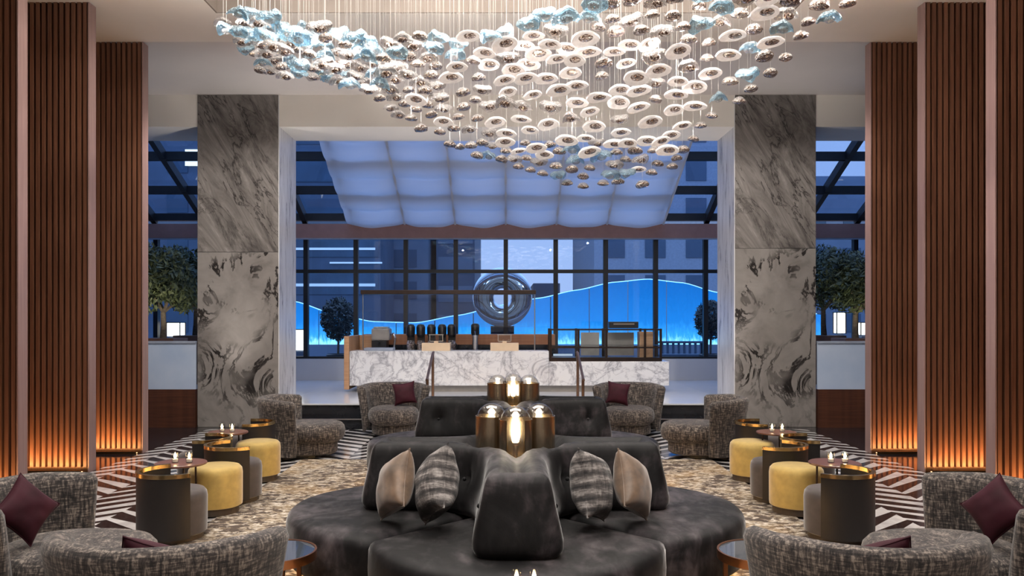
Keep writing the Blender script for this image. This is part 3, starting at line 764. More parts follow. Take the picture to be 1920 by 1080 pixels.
def sofa(loc, label, syf, syb, Lf):
    sy = lambda y: y * (syf if y < 0 else syb)
    root = thing('quatrefoil_sofa', label, 'sofa', loc, 0, 'charcoal velvet island sofas')
    allp = []
    for q in range(4):
        rot = q * pi / 2; arc = lobe_arc(rot)
        allp += arc[:-1]
        g = .006; cx_, cy_ = cos(rot) * .02, sin(rot) * .02
        pts = [(cx_, cy_)] + [(x * (1 - g / 1.2) if k in (0, len(arc) - 1) else x, y * (1 - g / 1.2) if k in (0, len(arc) - 1) else y) for k, (x, y) in enumerate(arc)]
        pts = [(x * SX, sy(y)) for x, y in resample(pts, .07)]
        # pull the straight sides a hair inwards so that the seam shows
        rings = [(.03, .15), (.006, .165), (.0, .20), (-.004, .30), (.0, .40), (.012, .435), (.035, .455), (.07, .464), (.13, .468)]
        m = MB(); puff(m, pts, rings); m.build('seat', M['velvet'], root, smooth=55)
    sc = [(x * .88 * SX, sy(y * .88)) for x, y in allp]
    puff(MB(), sc, [(0, 0), (0, .15)]).build('plinth', M['plinth'], root) if False else None
    m = MB(); puff(m, sc, [(0, 0), (0, .15)]); m.build('plinth', M['plinth'], root)
    m = MB(); nn = normals2(sc); n = len(sc); vs = []
    for (o, z) in ((.002, .095), (.016, .095), (.016, .125), (.002, .125)):
        vs += [(p[0] + nn[i].x * o, p[1] + nn[i].y * o, z) for i, p in enumerate(sc)]
    m.add(vs, [(k * n + i, k * n + (i + 1) % n, ((k + 1) % 4) * n + (i + 1) % n, ((k + 1) % 4) * n + i) for k in range(4) for i in range(n)])
    m.build('light_strip', M['ledsofa'], root)
    # backs: a plus in plan, each arm round-ended, its corners scooped
    w, RR, Lx, Ly = .225, .40, 1.02, 1.10
    pts = []
    for q in range(4):
        L = Lx if q % 2 == 0 else (Ly if q == 1 else Lf); rot = q * pi / 2
        loc_ = []
        for k in range(17):
            t = -pi / 2 + pi * k / 16; loc_.append((L - .12 + .12 * max(0, cos(t)) ** .6, w * (1 if sin(t) > 0 else -1) * abs(sin(t)) ** .55))
        for k in range(15):
            t = 1.5 * pi - (pi / 2) * k / 14; loc_.append((w + RR + RR * cos(t), w + RR + RR * sin(t)))
        pts += [(x * cos(rot) - y * sin(rot), x * sin(rot) + y * cos(rot)) for x, y in loc_]
    clean = [pts[0]]
    for p in pts[1:]:
        if (Vector(p) - Vector(clean[-1])).length > .012: clean.append(p)
    pts = resample(clean, .030)
    btn = []
    for q in range(4):
        rot = q * pi / 2
        L0, L1 = ((Lx, Ly), (Ly, Lx), (Lx, Lf), (Lf, Lx))[q]
        for (x, y) in ((L0 - .24, w), (w + RR * (1 - cos(pi / 4)), w + RR * (1 - cos(pi / 4))), (w, L1 - .24)):
            btn.append((x * cos(rot) - y * sin(rot), x * sin(rot) + y * cos(rot)))
    def dimple(p, z):
        o = 0
        for b in btn:
            d2 = (p[0] - b[0]) ** 2 + (p[1] - b[1]) ** 2
            o -= .040 * math.exp(-d2 / .0022) * math.exp(-((z - .70) / .05) ** 2) + .020 * math.exp(-d2 / .0012) * math.exp(-((z - .76) / .13) ** 2)
        return o
    rings = [(.02, .462), (-.006, .478), (-.022, .51), (-.022, .55), (-.012, .60), (-.002, .645), (.006, .68), (.011, .70), (.016, .72), (.026, .77), (.036, .82), (.046, .858), (.060, .885), (.082, .900)]
    m = MB(); nn = normals2(pts); n = len(pts); vs = []
    for (ins, z) in rings:
        for i, p in enumerate(pts):
            d = -ins + dimple(p, z); vs.append((p[0] + nn[i].x * d, p[1] + nn[i].y * d, z))
    top_ring = vs[-n:]
    for (k_, z) in ((.18, .908), (.36, .906), (.55, .893), (.75, .865), (1.0, .845)):
        for i, p in enumerate(pts):
            x, y = abs(p[0]), abs(p[1]); sx_, sy_ = (1 if p[0] > 0 else -1), (1 if p[1] > 0 else -1)
            Lq = Lx if x >= y else (Ly if p[1] > 0 else Lf)
            e_ = min(abs(x - y), Lq - .20); me = (sx_ * e_, 0) if x >= y else (0, sy_ * e_)
            q_ = (top_ring[i][0] * (1 - k_) + me[0] * k_, top_ring[i][1] * (1 - k_) + me[1] * k_)
            r_ = math.hypot(*q_); f_ = max(0, min(1, (r_ - .27) / .10)); f_ = f_ * f_ * (3 - 2 * f_)
            vs.append((q_[0], q_[1], .775 + (z - .775) * f_))
    K_ = len(rings) + 5
    m.add(vs, [(k * n + i, k * n + (i + 1) % n, (k + 1) * n + (i + 1) % n, (k + 1) * n + i) for k in range(K_ - 1) for i in range(n)])
    back = m.build('backrest', M['velvet'], root, smooth=70)
    nn = normals2(pts)
    for b in btn:
        i = min(range(len(pts)), key=lambda k: (pts[k][0] - b[0]) ** 2 + (pts[k][1] - b[1]) ** 2)
        p = Vector(pts[i]) + nn[i] * -.012; MB().ball((p.x, p.y, .70), .014, .014, .014, 10, 6).build('button', M['velvet'], back, smooth=60)
    MB().cyl((0, 0, .765), .285, .022, 40).build('lamp_tray', M['blackstone'], root, bevel=.004)
    return root
SF = (.06, 5.50, .018); SRR = (.07, 8.50, .018)
sofa(SF, 'front charcoal velvet island sofa holding the patterned cushions', 1.03, .91, 1.32)
sofa(SRR, 'rear charcoal velvet island sofa without cushions, in front of the bar', .91, .95, 1.12)

# cushions
def pillow(name, label, mat_, loc, size, thick, rot, group=None):
    n = 22; vs = []; fs = []
    for side in (1, -1):
        for j in range(n + 1):
            for i in range(n + 1):
                u = -1 + 2 * i / n; v = -1 + 2 * j / n
                pin = 1 - .13 * (1 - abs(u) ** 1.8) * abs(v) ** 3; pin2 = 1 - .13 * (1 - abs(v) ** 1.8) * abs(u) ** 3
                h = thick * ((1 - u * u) * (1 - v * v)) ** .42 * (1 + .10 * mnoise.noise(Vector((u * 2.2 + loc[0] * 5, v * 2.2, side)))) 
                vs.append((u * size / 2 * pin2, v * size / 2 * pin, side * h / 2))
    q = (n + 1) ** 2
    for s_ in range(2):
        for j in range(n):
            for i in range(n):
                a = s_ * q + j * (n + 1) + i; f = (a, a + 1, a + n + 2, a + n + 1); fs.append(f if s_ == 0 else f[::-1])
    o = MB().add(vs, fs).build(name, mat_, smooth=70, loc=loc); o.rotation_euler = rot
    def rim(u, v):
        pin = 1 - .13 * (1 - abs(u) ** 1.8) * abs(v) ** 3; pin2 = 1 - .13 * (1 - abs(v) ** 1.8) * abs(u) ** 3
        return (u * size / 2 * pin2, v * size / 2 * pin, 0)
    e_ = [-1 + .1 * k for k in range(20)]
    path = [rim(t, -1) for t in e_] + [rim(1, t) for t in e_] + [rim(-t, 1) for t in e_] + [rim(-1, -t) for t in e_] + [rim(-1, -1)]
    MB().tube(path, .0045, 6).build('piping', mat_, o, smooth=60)
    tag(o, label, 'cushion', group)
    return o
def aim(n, roll):
    """rotation whose local z points along n, rolled about it"""
    q = Vector(n).normalized().to_track_quat('Z', 'Y'); return (q @ Matrix.Rotation(roll, 3, 'Z').to_quaternion()).to_euler()
gp = 'cushions on the front velvet sofa'
pillow('plaid_cushion', 'grey plaid cushion on the front sofa beside the tan one, coffee machine side', M['plaid'], (-.43, 4.88, .742), .40, .25, aim((-.93, -.30, .20), R(28)), gp)
pillow('satin_cushion', 'crushed tan satin cushion on the front sofa, coffee machine side', M['tan'], (-.695, 4.97, .722), .365, .20, aim((-.88, -.42, .28), R(26)), gp)
pillow('plaid_cushion', 'grey plaid cushion on the front sofa beside the tan one, display case side', M['plaid'], (.52, 4.88, .735), .41, .25, aim((.93, -.30, .20), R(-16)), gp)
pillow('satin_cushion', 'crushed tan satin cushion on the front sofa, display case side', M['tan'], (.785, 4.97, .722), .365, .20, aim((.88, -.42, .28), R(-26)), gp)

# lamps: bronze sleeves around glass cloches
def cloche_lamp():
    r = .112
    root = thing('cloche_lamp', '', 'lamp', (0, 0, 0), 0, 'brass table lamps on the sofas')
    MB().lathe([(r + .004, 0), (r + .004, .022), (r - .01, .026), (0, .026)], 40).build('base', M['brass'], root, smooth=40)
    a0, a1 = R(-90 + 34), R(270 - 34)
    MB().lathe([(r, .026), (r, .275), (r - .005, .275), (r - .005, .026), (r, .026)], 40, a0=a0, a1=a1).build('sleeve', M['bronze'], root, smooth=40)
    MB().lathe([(r + .001, .268), (r + .001, .278), (r - .006, .278)], 40, a0=a0, a1=a1).build('sleeve_edge', M['brass'], root, smooth=40)
    ri = r - .012; prof = [(ri, .028), (ri, .27)] + [(ri * cos(t), .27 + ri * .95 * sin(t)) for t in [pi / 2 * k / 9 for k in range(1, 10)]]
    MB().lathe(prof, 36).build('glass_dome', M['domeglass'], root, smooth=60)
    MB().lathe([(0, .026), (.016, .026), (.016, .10), (.024, .105), (.024, .12)], 16).build('bulb_holder', M['brass'], root, smooth=40)
    MB().lathe([(0, .12), (.022, .125), (.030, .16), (.030, .21), (.020, .245), (0, .255)], 16).build('bulb', M['bulb'], root, smooth=60)
    return root
first = cloche_lamp(); used = False
for (sx, sy, sz), nm, spots in ((SF, 'front', ((-.165, .06, 150, 'standing on the coffee machine side'), (.165, .06, 210, 'standing on the display case side'), (0, -.13, 0, 'whose lit slot faces the viewer'))),
                             (SRR, 'rear', ((-.165, -.06, 150, 'standing on the coffee machine side'), (.165, -.06, 210, 'standing on the display case side'), (0, .13, 0, 'standing behind the other two')))):
    for (x, y, a, wh) in spots:
        lab = 'bronze sleeve lamp with glass dome on the %s sofa, %s' % (nm, wh); L = (sx + x, sy + y, sz + .787)
        if not used: first.location = L; first.rotation_euler = (0, 0, R(a)); first['label'] = lab; used = True
        else: dup(first, L, R(a), lab)

# ------------------------------------------------------------------ lounge chairs
def make_chair(label):
    """tub lounge chair facing local -Y"""
    root = thing('lounge_chair', label, 'chair', (0, 0, 0), 0, 'tweed tub lounge chairs')
    N, K = 48, 20; vs = []; fs = []; ang0 = R(86)
    for i in range(N + 1):
        u = -1 + 2 * i / N; a = pi / 2 + u * ang0; e = abs(u)
        endt = math.sqrt(max(0.0, 1 - max(0, (e - .93) / .07) ** 2)) if e > .93 else 1
        th = .13 * (.25 + .75 * endt); zt = .77 - .06 * max(0, e - .5) - .03 * (1 - endt)
        prof = []
        for k in range(K):
            t = k / K
            if t < .40: z = .05 + (zt - .10) * (t / .40); off = th / 2
            elif t < .60: b = (t - .40) / .20 * pi; z = zt - .05 + .05 * sin(b); off = th / 2 * cos(b)
            else: z = zt - .05 - (zt - .10) * ((t - .60) / .40); off = -th / 2
            flare = .10 * (z / .76) ** 1.4
            prof.append((off, z, flare))
        for off, z, fl in prof:
            r = .40 + fl + off; vs.append((r * 1.02 * cos(a), r * sin(a) * 1.0, z))
    for i in range(N):
        for k in range(K):
            j = (k + 1) % K; fs.append((i * K + k, i * K + j, (i + 1) * K + j, (i + 1) * K + k))
    fs.append(tuple(range(K))); fs.append(tuple(range(N * K + K - 1, N * K - 1, -1)))
    MB().add(vs, fs).build('backrest', M['tweed'], root, smooth=60)
    pts = []
    for k in range(48):
        t = 2 * pi * k / 48; x = .37 * abs(cos(t)) ** .85 * (1 if cos(t) > 0 else -1); y = -.10 + .44 * abs(sin(t)) ** .85 * (1 if sin(t) > 0 else -1); pts.append((x, y))
    m = MB(); puff(m, pts, [(.05, .20), (.012, .225), (-.008, .27), (-.012, .33), (.0, .38), (.03, .415), (.08, .432), (.15, .438)]); m.build('seat', M['tweed'], root, smooth=60)
    m = MB(); puff(m, [(x * .88, y * .88 + .02) for x, y in pts], [(0.03, .04), (.0, .06), (0, .20)]); m.build('base', M['tweed'], root, smooth=40)
    MB().cyl((0, 0, 0), .26, .05, 32).build('plinth', M['black'], root)
    return root
ch = make_chair('tweed tub chair seen from the side, on the carpet edge, coffee machine side')
Z0 = .004
ch.location = (-2.64, 10.25, Z0); ch.rotation_euler = (0, 0, R(90 + 10))
def chair(loc, rz, label): return dup(ch, loc, R(rz), label)
chair((2.54, 10.25, Z0), -90 - 10, 'tweed tub chair seen from the side, on the carpet edge, display case side')
chair((-1.72, 12.12, Z0), 8, 'tweed tub chair facing the hall at the bar steps, coffee machine side')
chair((1.86, 12.12, Z0), -8, 'tweed tub chair facing the hall at the bar steps, display case side')
chair((-2.66, 4.74, Z0), 90, 'tweed tub chair cut by the frame with burgundy cushion, coffee machine side')
chair((2.70, 4.74, Z0), -90, 'tweed tub chair cut by the frame with burgundy cushion, display case side')
chair((-1.61, 3.86, .018), 180 + 6, 'tweed tub chair seen from behind at the bottom edge, coffee machine side')
chair((1.70, 3.86, .018), 180 - 6, 'tweed tub chair seen from behind at the bottom edge, display case side')
gq = 'burgundy cushions on the tweed chairs'
pillow('burgundy_cushion', 'burgundy cushion in the rear tub chair, coffee machine side', M['burgundy'], (-1.56, 12.16, .63), .34, .14, aim((.08, -1, .30), R(8)), gq)
pillow('burgundy_cushion', 'burgundy cushion in the rear tub chair, display case side', M['burgundy'], (1.70, 12.16, .63), .34, .14, aim((-.08, -1, .30), R(-8)), gq)
pillow('burgundy_cushion', 'burgundy cushion standing on a corner in the frame-cut chair, coffee machine side', M['burgundy'], (-2.78, 4.60, .655), .30, .13, aim((.92, -.42, .30), R(42)), gq)
pillow('burgundy_cushion', 'burgundy cushion standing on a corner in the frame-cut chair, display case side', M['burgundy'], (2.82, 4.60, .655), .30, .13, aim((-.92, -.42, .30), R(48)), gq)
pillow('burgundy_cushion', 'burgundy cushion peeping over the back of the rear-facing chair, coffee machine side', M['burgundy'], (-1.66, 3.70, .615), .30, .12, aim((-.10, 1, .70), R(24)), gq)
pillow('burgundy_cushion', 'burgundy cushion peeping over the back of the rear-facing chair, display case side', M['burgundy'], (1.75, 3.70, .615), .30, .12, aim((.10, 1, .70), R(-24)), gq)

# ------------------------------------------------------------------ stools, poufs and small tables
def make_stool():
    root = thing('tub_stool', '', 'stool', (0, 0, 0), 0, 'dark tub stools with brass rims')
    MB().lathe([(.225, 0), (.225, .06)], 40).build('plinth', M['plinth'], root)
    MB().lathe([(.235, .055), (.25, .065), (.252, .10), (.254, .33), (.248, .37), (.228, .395), (.19, .405), (0, .408)], 48).build('seat', M['brownvel'], root, smooth=50)
    a0, a1 = R(118), R(318)
    MB().lathe([(.256, .05), (.276, .05), (.276, .525), (.256, .525), (.256, .05)], 48, a0=a0, a1=a1).build('backrest', M['shellbrown'], root, smooth=40)
    m = MB().lathe([(.250, .525), (.281, .525), (.281, .556), (.250, .556), (.250, .525)], 48, a0=a0, a1=a1); m.build('brass_rim', M['brass'], root, smooth=40)
    return root
st = make_stool(); st0 = True
def place_stool(x, y, rz, label, z=.004):
    global st0
    if st0: st.location = (x, y, z); st.rotation_euler = (0, 0, R(rz)); st['label'] = label; st0 = False
    else: dup(st, (x, y, z), R(rz), label)
def make_pouf():
    root = thing('yellow_pouf', '', 'pouf', (0, 0, 0), 0, 'mustard velvet poufs')
    MB().lathe([(.205, 0), (.205, .065)], 40).build('plinth', M['plinth'], root)
    MB().lathe([(.215, .06), (.232, .068), (.235, .10), (.236, .35), (.230, .39), (.208, .415), (.17, .424), (0, .428)], 48).build('seat', M['yellow'], root, smooth=50)
    return root
pf = make_pouf(); pf0 = True
def place_pouf(x, y, label, z=.018):
    global pf0
    if pf0: pf.location = (x, y, z); pf['label'] = label; pf0 = False
    else: dup(pf, (x, y, z), 0, label)
def make_table():
    root = thing('cocktail_table', '', 'table', (0, 0, 0), 0, 'small walnut cocktail tables')
    MB().lathe([(0, .498), (.205, .498), (.212, .502), (.212, .514), (.206, .518), (0, .518)], 40).build('table_top', M['walnut'], root, smooth=30)
    for a in (-60, 60, 180):
        x, y = .15 * cos(R(a)), .15 * sin(R(a)); MB().tube([(x, y, .498), (x * 1.08, y * 1.08, 0)], .009, 8).build('leg', M['darkmetal'], root)
    return root
tb = make_table(); tb0 = True
def place_table(x, y, label, z=.018):
    global tb0
    if tb0: tb.location = (x, y, z); tb['label'] = label; tb0 = False
    else: dup(tb, (x, y, z), 0, label)
def make_candle():
    root = thing('tealight_candle', '', 'candle', (0, 0, 0), 0, 'tealights in glass cups')
    MB().lathe([(0, .002), (.028, .002), (.031, .088), (.029, .088), (.026, .008), (0, .008)], 20).build('glass_cup', M['clear'], root, smooth=50)
    MB().lathe([(0, .009), (.022, .009), (.022, .032), (0, .034)], 16).build('wax', M['waxm'], root, smooth=40)
    MB().lathe([(0, .034), (.010, .045), (.012, .056), (.006, .075), (0, .088)], 10).build('flame', M['flame'], root, smooth=60)
    return root
cd = make_candle(); cd0 = True
def place_candle(x, y, z, label):
    global cd0
    if cd0: cd.location = (x, y, z); cd['label'] = label; cd0 = False
    else: return dup(cd, (x, y, z), 0, label)

for s, side in ((-1, 'coffee machine side'), (1, 'display case side')):
    def X(pl, pr, D): return bx(pl if s < 0 else pr, D)
    rz = lambda a: (a if s < 0 else 180 - a - 436)      # mirror of a backrest spanning 90..284 degrees
    place_stool(X(326, 1570, 6.36), 6.36, rz(0), 'frontmost dark brown tub stool with brass rim, beside the chevron floor, ' + side)
    place_pouf(X(404, 1493, 7.20), 7.20, 'mustard pouf behind the frontmost tub stool, ' + side)
    place_table(X(374, 1530, 6.72) + s * .19, 6.80, 'walnut cocktail table beside the frontmost mustard pouf, ' + side)
    cx0, cy0 = X(374, 1530, 6.72) + s * .19, 6.80
    for dx, wd in ((-.06, 'candle'), (.06, 'candle')):
        place_candle(cx0 + dx + .02, cy0 - .02, .536, 'tealight on the front cocktail table, %s one, %s' % ('sofa-ward' if dx * s < 0 else 'panel-ward', side))
    place_stool(X(440, 1458, 7.68), 7.68, rz(0), 'taupe tub stool between the two mustard poufs, carpet edge, ' + side)
    place_stool(X(382, 1516, 8.12), 8.12, rz(150) if s < 0 else rz(150), 'tub stool with brass rim behind the front cocktail table, ' + side)
    place_pouf(X(484, 1410, 8.66), 8.66, 'mustard pouf furthest along the row, next to the side-on tweed chair, '.replace('furthest along the row, ', '') + side)
    cx0, cy0 = X(427, 1456, 8.66), 8.66
    place_table(cx0, cy0, 'walnut cocktail table beside the rear mustard pouf, ' + side)
    for dx in (-.055, .055):
        place_candle(cx0 + dx, cy0 - .02, .536, 'tealight on the rear cocktail table, %s one, %s' % ('sofa-ward' if dx * s < 0 else 'panel-ward', side))
    place_stool(X(470, 1424, 9.35), 9.35, rz(150), 'tub stool with brass rim tucked behind the rear cocktail table, ' + side)

# mirror-topped side tables and the little table at the front
def mirror_table(x, y, z, r, h, label):
    root = thing('side_table', label, 'table', (x, y, z), 0, 'round mirror-topped tables beside the front sofa')
    MB().lathe([(0, h - .012), (r - .012, h - .012), (r - .012, h), (0, h)], 48).build('mirror_top', M['mirrortop'], root)
    MB().lathe([(r - .014, h - .045), (r, h - .045), (r, h + .004), (r - .012, h + .004), (r - .014, h - .045)], 48).build('copper_rim', M['copper'], root, smooth=40)
    for a in (-60, 60, 180): MB().box(-.012, .012, -.012, .012, 0, h - .012).build('leg', M['copper'], root, loc=((r - .04) * cos(R(a)), (r - .04) * sin(R(a)), 0))
mirror_table(-1.345, 4.59, .018, .245, .40, 'round mirror-topped table with copper rim beside the front sofa, coffee machine side')
mirror_table(1.465, 4.59, .018, .245, .40, 'round mirror-topped table with copper rim beside the front sofa, display case side')
root = thing('candle_table', 'small round dark table in front of the front sofa at the bottom edge', 'table', (.06, 3.52, .006))
MB().lathe([(0, .53), (.20, .53), (.205, .535), (.205, .547), (0, .55)], 40).build('table_top', M['walnut'], root, smooth=30)
MB().cyl((0, 0, .012), .02, .518, 12).build('stem', M['darkmetal'], root); MB().cyl((0, 0, 0), .15, .012, 32).build('foot', M['darkmetal'], root)
c1 = place_candle(.045, 3.62, .557, 'tealight on the small dark table at the bottom edge, towards the coffee machine')
c2 = place_candle(.125, 3.62, .557, 'tealight on the small dark table at the bottom edge, towards the display case')

for q in (c1, c2): q.scale = (.75, .75, .6)

# ------------------------------------------------------------------ the glass chandelier
random.seed(21)
top = [(415, 38), (440, 20), (470, 20), (550, 48), (600, 52), (640, 62), (700, 78), (760, 72), (800, 66), (850, 78), (890, 62), (950, 48), (1010, 30), (1080, 14), (1180, -6), (1300, -14), (1500, -14), (1595, -8)]
bot = [(415, 52), (440, 70), (468, 112), (500, 146), (560, 146), (620, 152), (680, 166), (720, 196), (780, 238), (850, 276), (900, 298), (970, 318), (1040, 342), (1100, 352), (1150, 356), (1205, 350), (1255, 322), (1300, 268), (1340, 232), (1380, 205), (1430, 150), (1475, 112), (1510, 68), (1550, 44), (1595, 10)]
def curve(pts, x):
    for (a, ya), (b, yb) in zip(pts, pts[1:]):
        if a <= x <= b: return ya + (yb - ya) * (x - a) / (b - a)
    return None
def depth(px, py):
    t = max(0, min(1, py / 355)); base = 6.3 + 2.9 * t ** .8
    left = max(0, min(1, (760 - px) / 300)); return base * (1 - left) + (7.6 + (py - 20) / 130 * 1.2) * left
cand = []
tries = 0
while tries < 60000 and len(cand) < 470:
    tries += 1
    px = random.uniform(415, 1592); a, b = curve(top, px), curve(bot, px); py = random.uniform(a, b)
    dense = 1.0 if px > 1020 else (.62 if px < 640 else .62 + .38 * (px - 640) / 380)
    if py > 265: dense *= .72
    if px > 1330: dense *= 1.12
    dx, dy = 33 * dense, 23 * dense
    if all(((px - q[0]) / dx) ** 2 + ((py - q[1]) / dy) ** 2 > 1 for q in cand): cand.append((px, py, a, b))
pend = []
for px, py, a, b in cand:
    f = (py - a) / max(1, b - a); best = None
    for _ in range(40):
        d = depth(px, py) + random.uniform(-.5, .5) * (1.7 if px < 760 else 1); p = at(px, py, d)
        clear = min([((p.x - o[1].x) ** 2 + (p.y - o[1].y) ** 2) ** .5 for o in pend], default=9)
        if best is None or clear > best[0]: best = (clear, d, p)
        if clear > .24: break
    _, d, p = best
    if p.z > ZC - .10 and not (-3.3 < p.x < 3.25 and 5.4 < p.y < 9.3): d = 5.9 + .5 * random.random(); p = at(px, py, d)
    if p.z > ZC + .3: continue
    edge_b = (b - py) < 26; blue_top = (py - a) < 34 and px < 1140
    if blue_top and random.random() < .66: kind = 'blue'
    elif px < 720 and random.random() < .30: kind = 'blue'
    elif px < 760: kind = random.choice(['smoke', 'clear', 'clear'])
    elif edge_b and random.random() < .75: kind = 'smoke'
    elif py > 268: kind = random.choice(['smoke', 'smoke', 'clear', 'blue', 'white'])
    elif px > 1290: kind = random.choice(['smoke', 'smoke', 'clear', 'blue', 'white'])
    elif py < 70 and px > 1050: kind = random.choice(['smoke', 'smoke', 'clear'])
    elif px < 900: kind = random.choice(['white', 'smoke', 'clear', 'smoke'])
    else: kind = 'white' if random.random() < .80 else random.choice(['clear', 'smoke'])
    pend.append((d, p, kind, px, py))
def dish(wob, r, h, seg=20, t=.012, seedv=0):
    """shallow domed dish with a soft rim, wavy if asked"""
    mb = MB(); vs = []; fs = []; prof = [(0, h), (.35, h * .96), (.65, h * .78), (.88, h * .42), (1.0, .0), (.96, -t), (.84, h * .30 - t), (.6, h * .62 - t), (.3, h * .82 - t), (0, h * .86 - t)]
    for (q, z) in prof:
        for i in range(seg):
            a = 2 * pi * i / seg; rr = r * q * (1 + wob * .22 * sin(3 * a + seedv)) ; vs.append((rr * cos(a), rr * sin(a) * .92, z + wob * .03 * q * sin(2 * a + seedv) + wob * .015 * sin(5 * a) * q))
    for k in range(len(prof) - 1):
        for i in range(seg): fs.append((k * seg + i, k * seg + (i + 1) % seg, (k + 1) * seg + (i + 1) % seg, (k + 1) * seg + i))
    return mb.add(vs, fs)
def make_pendant(kind):
    root = thing('glass_pendant', '', 'pendant'); 
    if kind == 'blue':
        dish(.7, .104, .055, seedv=.4).build('glass_bowl', M['blueglass'], root, smooth=60)
        MB().ball((0, 0, -.012), .045, .045, .028, 12, 8).build('glass_drop', M['clearglass'], root, smooth=60)
    elif kind == 'clear':
        dish(.5, .105, .05, seedv=1.2).build('glass_bowl', M['clearglass'], root, smooth=60)
        MB().ball((.01, 0, -.012), .050, .050, .026, 12, 8).build('glass_drop', M['smoke'], root, smooth=60)
    elif kind == 'white':
        dish(.12, .108, .030).build('glass_bowl', M['milk'], root, smooth=60)
        MB().ball((.008, -.022, -.010), .056, .046, .018, 12, 8).build('glass_drop', M['smoke'], root, smooth=60)
    else:
        dish(.12, .070, .050, seedv=.7).build('glass_bowl', M['clearglass'], root, smooth=60)
        MB().ball((0, 0, .004), .072, .070, .027, 14, 8).build('glass_drop', M['smoke'], root, smooth=60)
    MB().cyl((0, 0, 0), .0014, 1.0, 5).build('wire', M['steel'], root)
    return root
names = dict(blue=('pale blue wavy glass bowl', 'blue glass pendants'), clear=('clear rippled glass bowl with smoky drop', 'clear glass pendants'), white=('milky white glass bowl with smoky drop', 'milky glass pendants'), smoke=('smoky mirrored glass drop with clear cap', 'smoky glass pendants'))
protos = {}
size = dict(blue=.104, clear=.105, white=.105, smoke=.078)
pend.sort(key=lambda e: -size[e[2]] / e[0])
ind, rest = pend[:300], pend[300:]
def zone(px, py):
    if px < 720: return 'in the narrow blue wing of the chandelier'
    if py > 265: return 'in the lowest tip of the chandelier'
    if px > 1290: return 'in the sparse end of the chandelier'
    return 'in the broad middle of the chandelier'
def put(root, e):
    d, p, kind, px, py = e
    root.location = p
    root.rotation_euler = (random.uniform(-.16, .16) + (.12 if kind == 'white' else 0), random.uniform(-.2, .2), random.uniform(0, 6.28)) if kind != 'white' else (random.uniform(-.34, -.02), random.uniform(-.22, .12), random.uniform(-.3, .3))
    s = random.uniform(.88, 1.14) * (1.05 if px > 1000 else 1); 
    z = zone(px, py); root['label'] = names[kind][0] + ' ' + z; root['group'] = names[kind][1] + ' ' + z
    return s
for e in ind:
    kind = e[2]
    if kind not in protos: protos[kind] = make_pendant(kind); r = protos[kind]
    else: r = dup(protos[kind], (0, 0, 0))
    s = put(r, e)
    for chd in r.children:
        if chd.name.startswith('wire'):
            L = max(.15, (ZC + .895 if -3.4 < e[1].x < 3.3 and 5.3 < e[1].y < 9.4 else ZC - .005) - e[1].z - .04)
            # the wire hangs plumb although the bowl tilts
            chd.matrix_parent_inverse = r.rotation_euler.to_matrix().to_4x4().inverted()
            chd.location = (0, 0, .03); chd.scale = (1, 1, L)
        else: chd.scale = (s, s, s)
# the smallest ones together
m = MB(); mats = [M['blueglass'], M['clearglass'], M['milk'], M['smoke'], M['steel']]
for e in rest:
    d, p, kind, px, py = e
    g = dish(.12 if kind != 'blue' else 1, size[kind] * (.9 if kind == 'smoke' else 1), .05, 14, seedv=random.random() * 6)
    rm_ = Matrix.Translation(p) @ Matrix.Rotation(random.uniform(-.2, .2), 4, 'X') @ Matrix.Rotation(random.uniform(-.2, .2), 4, 'Y')
    m.cur = dict(blue=0, clear=1, white=2, smoke=1)[kind]; m.add([rm_ @ Vector(v) for v in g.v], g.f)
    g = MB().ball((0, 0, 0), .074, .072, .028, 12, 6); m.cur = 3; m.add([rm_ @ Vector(v) for v in g.v], g.f)
    L = max(.15, (ZC + .895 if -3.4 < p.x < 3.3 and 5.3 < p.y < 9.4 else ZC - .005) - p.z)
    m.cur = 4; m.cyl((p.x, p.y, p.z + .03), .0014, L - .04, 5)
o = m.build('glass_pendants', mats, smooth=60, weld=False)
tag(o, 'remaining small glass drops of the hanging chandelier', 'chandelier', 'glass chandelier', 'stuff')
# the plumb lines of a denser veil of wires in the coffer
m = MB()
for k in range(150):
    x = random.uniform(-3.2, 3.0); y = random.uniform(7.3, 9.3); m.cyl((x, y, random.uniform(4.75, 5.0)), .0012, 6.295 - 4.8, 4)

# ------------------------------------------------------------------ light
def area(name, loc, rot, sx, sy, e, col, spread=180):
    L = bpy.data.lights.new(name, 'AREA'); L.shape = 'RECTANGLE'; L.size = sx; L.size_y = sy; L.energy = e; L.color = col; L.spread = R(spread)
    o = bpy.data.objects.new(name, L); C.objects.link(o); o.location = loc; o.rotation_euler = rot; return o
def spot(name, loc, target, e, col, size_=60, blend=.6, rad=.08):
    L = bpy.data.lights.new(name, 'SPOT'); L.energy = e; L.color = col; L.spot_size = R(size_); L.spot_blend = blend; L.shadow_soft_size = rad
    o = bpy.data.objects.new(name, L); C.objects.link(o); o.location = loc; o.rotation_euler = (Vector(target) - Vector(loc)).to_track_quat('-Z', 'Y').to_euler(); return o
def point(name, loc, e, col, rad=.1):
    L = bpy.data.lights.new(name, 'POINT'); L.energy = e; L.color = col; L.shadow_soft_size = rad
    o = bpy.data.objects.new(name, L); C.objects.link(o); o.location = loc; return o
WARM = (1, .93, .86)
area('coffer_light', (0, 7.3, 6.25), (0, 0, 0), 5.5, 3.2, 420, WARM)
area('front_fill', (0, 1.6, 5.35), (0, 0, 0), 7, 3.4, 270, WARM)  # added fill for the front of the hall, no fitting here
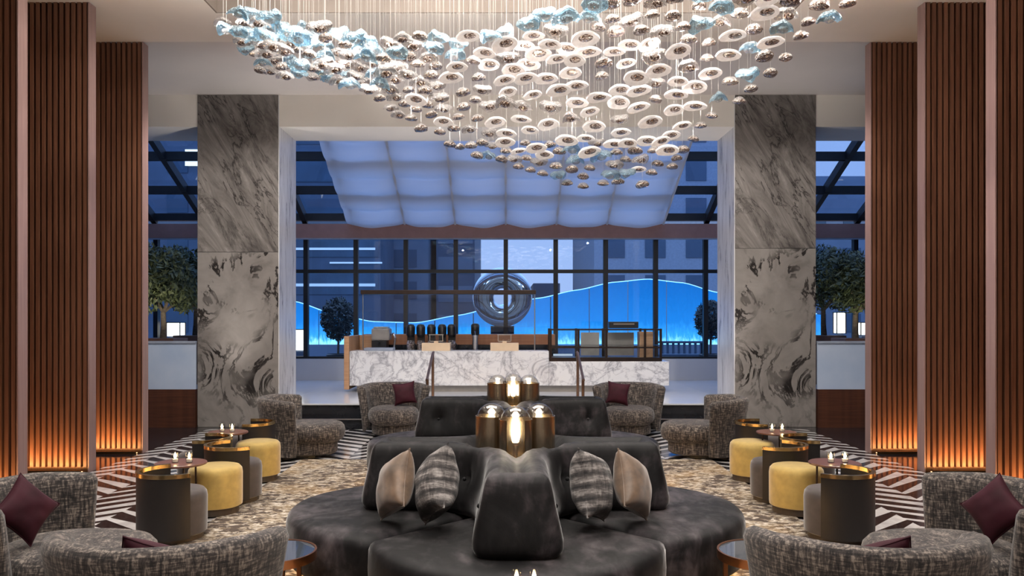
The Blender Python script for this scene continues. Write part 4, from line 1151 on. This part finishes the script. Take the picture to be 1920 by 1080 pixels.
for s in (-1, 1):
    spot('downlight', (s * 3.9, 5.0, 5.36), (s * 2.4, 4.2, 0), 520, WARM, 75)
    spot('downlight', (s * 3.9, 8.2, 5.36), (s * 2.7, 8.0, 0), 520, WARM, 75)
    spot('downlight', (s * 2.2, 10.0, 5.36), (s * 1.9, 11.2, 0), 420, WARM, 70)
    spot('column_washer', (s * 3.6, 9.9, 5.36), (s * 4.4, 13.0, 1.6), 420, WARM, 80)
spot('downlight', (0, 2.6, 5.3), (0, 5.0, .5), 500, WARM, 60)
for x in (-1.8, .4, 2.2): spot('bar_downlight', (x, 13.6, 4.88), (x, 15.2, 1.0), 190, (1, .93, .88), 75)
for x in (-4.4, -2.4, -.4, 1.6, 3.6): spot('fascia_fill', (x, 12.55, .12), (x, 12.75, 5.2), 210, WARM, 55, .9, .05)  # added spots without fittings, brightening the fascia and rear ceiling
for s in (-1, 1): spot('tree_fill', (s * 6.3, 14.2, 1.5), (s * 6.75, 16.2, 2.7), 60, (1, .86, .62), 60, .7, .04)  # added warm spots that put sparkle on the leaves, no fitting
for x in (-1.6, 0, 1.6): point('ceiling_fill', (x, 7.4, 4.30), 120, WARM, .03)  # bodiless fill points among the pendants, added to brighten the ceiling

for x, y, z in ((-2.9, 7.9, 4.75), (3.0, 6.9, 4.6)): point('ceiling_fill', (x, y, z), 60, WARM, .03)  # two more added fill points at the wing ends, for the front ceiling

# dusk sky
W = bpy.data.worlds.new('dusk'); S.world = W; W.use_nodes = True
nt = W.node_tree; bg = nt.nodes['Background']; tc = nt.nodes.new('ShaderNodeTexCoord'); sp = nt.nodes.new('ShaderNodeSeparateXYZ'); rp = nt.nodes.new('ShaderNodeValToRGB')
nt.links.new(tc.outputs['Generated'], sp.inputs[0]); nt.links.new(sp.outputs[2], rp.inputs[0]); nt.links.new(rp.outputs[0], bg.inputs[0])
e = rp.color_ramp.elements; e[0].position = .0; e[0].color = (.62, .72, .98, 1); e[1].position = .62; e[1].color = (1.15, 1.55, 2.35, 1)
x = e.new(.32); x.color = (.46, .62, .98, 1)
bg.inputs[1].default_value = 1.0

# ------------------------------------------------------------------ camera
cam = bpy.data.cameras.new('camera'); co = bpy.data.objects.new('camera', cam); C.objects.link(co)
co.location = (0, 0, EYE); co.rotation_euler = (R(90), 0, 0)
cam.sensor_width = 36; cam.lens = F / 1920 * 36
cam.shift_x = (960 - CX) / 1920; cam.shift_y = (HY - 540) / 1920
cam.clip_end = 500
S.camera = co
S.view_settings.view_transform = 'Standard'; S.view_settings.look = 'None'; S.view_settings.exposure = 0
S.cycles.max_bounces = 10; S.cycles.transparent_max_bounces = 24; S.cycles.transmission_bounces = 8; S.cycles.sample_clamp_indirect = 6
